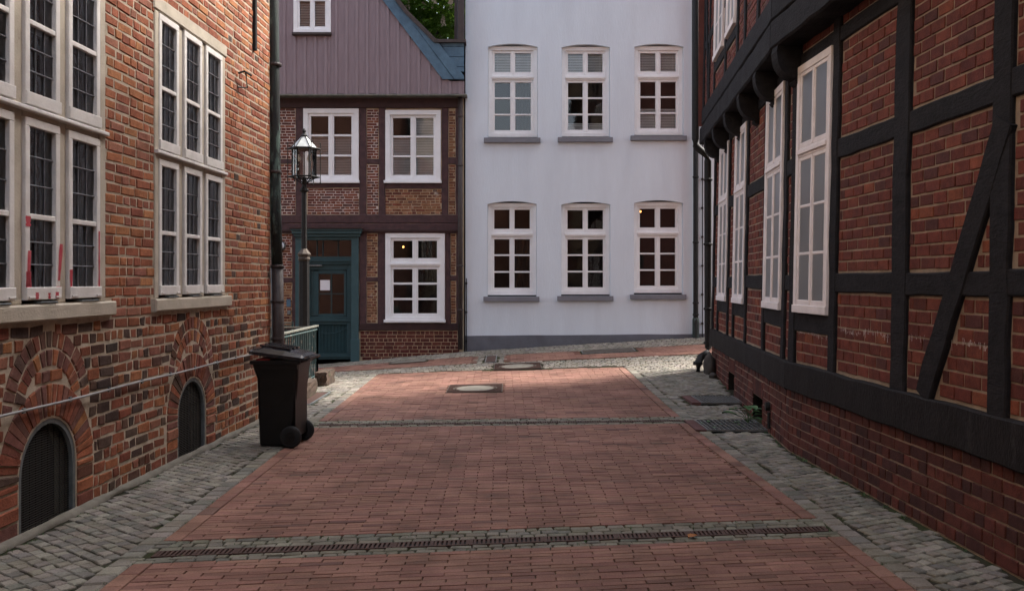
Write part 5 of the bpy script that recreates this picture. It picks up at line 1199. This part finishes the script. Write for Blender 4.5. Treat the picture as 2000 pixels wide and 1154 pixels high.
# corner stones by the downpipe
def rock(name, c, r, sc, seed, label):
    v = []; f = []; nu, nv = 18, 12
    for j in range(nv + 1):
        for i in range(nu):
            t = math.pi * j / nv; p = 2 * math.pi * i / nu; d = Vector((math.sin(t) * math.cos(p), math.sin(t) * math.sin(p), math.cos(t)))
            k = 1 + 0.22 * noise.noise(d * 1.6 + Vector((seed, 0, 0))) + 0.08 * noise.noise(d * 5 + Vector((seed, 3, 0))); v.append((c[0] + d.x * r * sc[0] * k, c[1] + d.y * r * sc[1] * k, c[2] + d.z * r * sc[2] * k))
    for j in range(nv):
        for i in range(nu): f.append((j * nu + i, j * nu + (i + 1) % nu, (j + 1) * nu + (i + 1) % nu, (j + 1) * nu + i))
    tag(mk(name, v, f, m_rock, None, smooth=True), label, 'stone')
rock('guard_stone', (3.235, 14.80, zf(3.2, 14.7) + 0.12), 0.16, (0.62, 1.1, 1.35), 1, 'dark rounded guard stone at the house corner beside the downpipe')
rock('small_stone', (3.19, 14.35, zf(3.2, 14.3) + 0.03), 0.07, (0.9, 1.1, 0.8), 4, 'small pale stone lying against the right wall next to the guard stone')
# wall lamp and paper notice
wlx, wlz = fx(549), fz(480)
WLM = thing('wall_lamp', 'round caged bulkhead lamp on the brick wall left of the teal door', 'wall lamp', (wlx, YF - 0.02, wlz))
def disc_y(prof, n=18):
    v = []; f = []
    for (r, d) in prof:
        for k in range(n): a = 2 * math.pi * k / n; v.append((wlx + r * math.cos(a), YF - d, wlz + r * math.sin(a)))
    for i in range(len(prof) - 1):
        for k in range(n): f.append((i * n + k, i * n + (k + 1) % n, (i + 1) * n + (k + 1) % n, (i + 1) * n + k))
    f.append(tuple((len(prof) - 1) * n + k for k in range(n))); return v, f
mk('housing', *disc_y([(0.105, 0.012), (0.108, 0.05), (0.095, 0.065), (0.085, 0.066)]), m_steel, WLM)
mk('glass_dome', *disc_y([(0.086, 0.05), (0.082, 0.10), (0.06, 0.135), (0.03, 0.15), (0.004, 0.153)]), m_milk, WLM, smooth=True)
mb = MB()
for k in (-0.03, 0.03): mb.tube([(wlx + k, YF - 0.06, wlz - 0.085), (wlx + k, YF - 0.14, wlz - 0.05), (wlx + k, YF - 0.158, wlz), (wlx + k, YF - 0.14, wlz + 0.05), (wlx + k, YF - 0.06, wlz + 0.085)], 0.005, 5)
mb.tube([(wlx - 0.085, YF - 0.06, wlz), (wlx - 0.05, YF - 0.14, wlz), (wlx, YF - 0.16, wlz), (wlx + 0.05, YF - 0.14, wlz), (wlx + 0.085, YF - 0.06, wlz)], 0.005, 5); mb.build('cage', m_steel, WLM)
o = mk('paper_notice', [FH.P(fx(624), fz(567), -0.072), FH.P(fx(643), fz(567), -0.071), FH.P(fx(643), fz(547), -0.072), FH.P(fx(624), fz(547), -0.071), FH.P(fx(624), fz(567), -0.075), FH.P(fx(643), fz(567), -0.074), FH.P(fx(643), fz(547), -0.075), FH.P(fx(624), fz(547), -0.074)],
       [(0, 1, 2, 3), (7, 6, 5, 4), (0, 4, 5, 1), (2, 6, 7, 3)], m_paper); tag(o, 'blank white paper notice on the teal door window', 'paper')

# a fallen leaf and little tufts of moss and grass in the joints
lo = mk('fallen_leaf', *leaf(Vector((1.16, 5.95, 0.006)), 0.6, 0.08, 0.05), M('dry_leaf', (0.34, 0.13, 0.03), (0.22, 0.08, 0.02), 30, 0.7), smooth=True); tag(lo, 'single orange fallen leaf beside the foreground drain', 'leaf')
rnd = random.Random(21); mb = MB()
def tuft(x, y, n, h):
    z = zf(x, y) - 0.008
    for k in range(n):
        a = rnd.uniform(0, 6.28); L_ = h * rnd.uniform(0.5, 1.2); bx_, by_ = x + rnd.uniform(-0.02, 0.02), y + rnd.uniform(-0.02, 0.02); w_ = 0.0035
        mb.add([(bx_ - w_ * math.sin(a), by_ + w_ * math.cos(a), z), (bx_ + w_ * math.sin(a), by_ - w_ * math.cos(a), z), (bx_ + math.cos(a) * L_ * 0.5, by_ + math.sin(a) * L_ * 0.5, z + L_)], [(0, 1, 2)])
for i in range(70):
    dv = D1 if rnd.random() < 0.5 else D2; x = rnd.uniform(XL(dv), XR(dv)); q = W(x, dv + rnd.choice((-1, 1)) * rnd.uniform(0.09, 0.22)); tuft(q[0], q[1], 5, 0.018)
for i in range(60):
    v_ = rnd.uniform(4.8, 15); e = XL(v_) - 0.01 if rnd.random() < 0.5 else XR(v_) + 0.01; q = W(e + rnd.uniform(-0.02, 0.02), v_); tuft(q[0], q[1], 5, 0.018)
for i in range(26): tuft(rnd.uniform(-3.06, -2.7), rnd.choice((12.33, 13.78)) + rnd.uniform(-0.08, 0.08), 6, 0.03)
for i in range(26): tuft(rnd.uniform(-3.1, -3.04), rnd.uniform(12.4, 15.2), 6, 0.035)
for i in range(40): y = rnd.uniform(5, 14.5); tuft(wallR(y) - rnd.uniform(0.02, 0.06), y, 6, 0.03)
for i in range(30): y = rnd.uniform(5, 11); tuft(wallL(y) + rnd.uniform(0.07, 0.12), y, 5, 0.022)
tag(mb.build('moss_tufts', m_leaf2), 'tiny green moss and grass tufts in the paving joints', 'moss', kind='stuff')
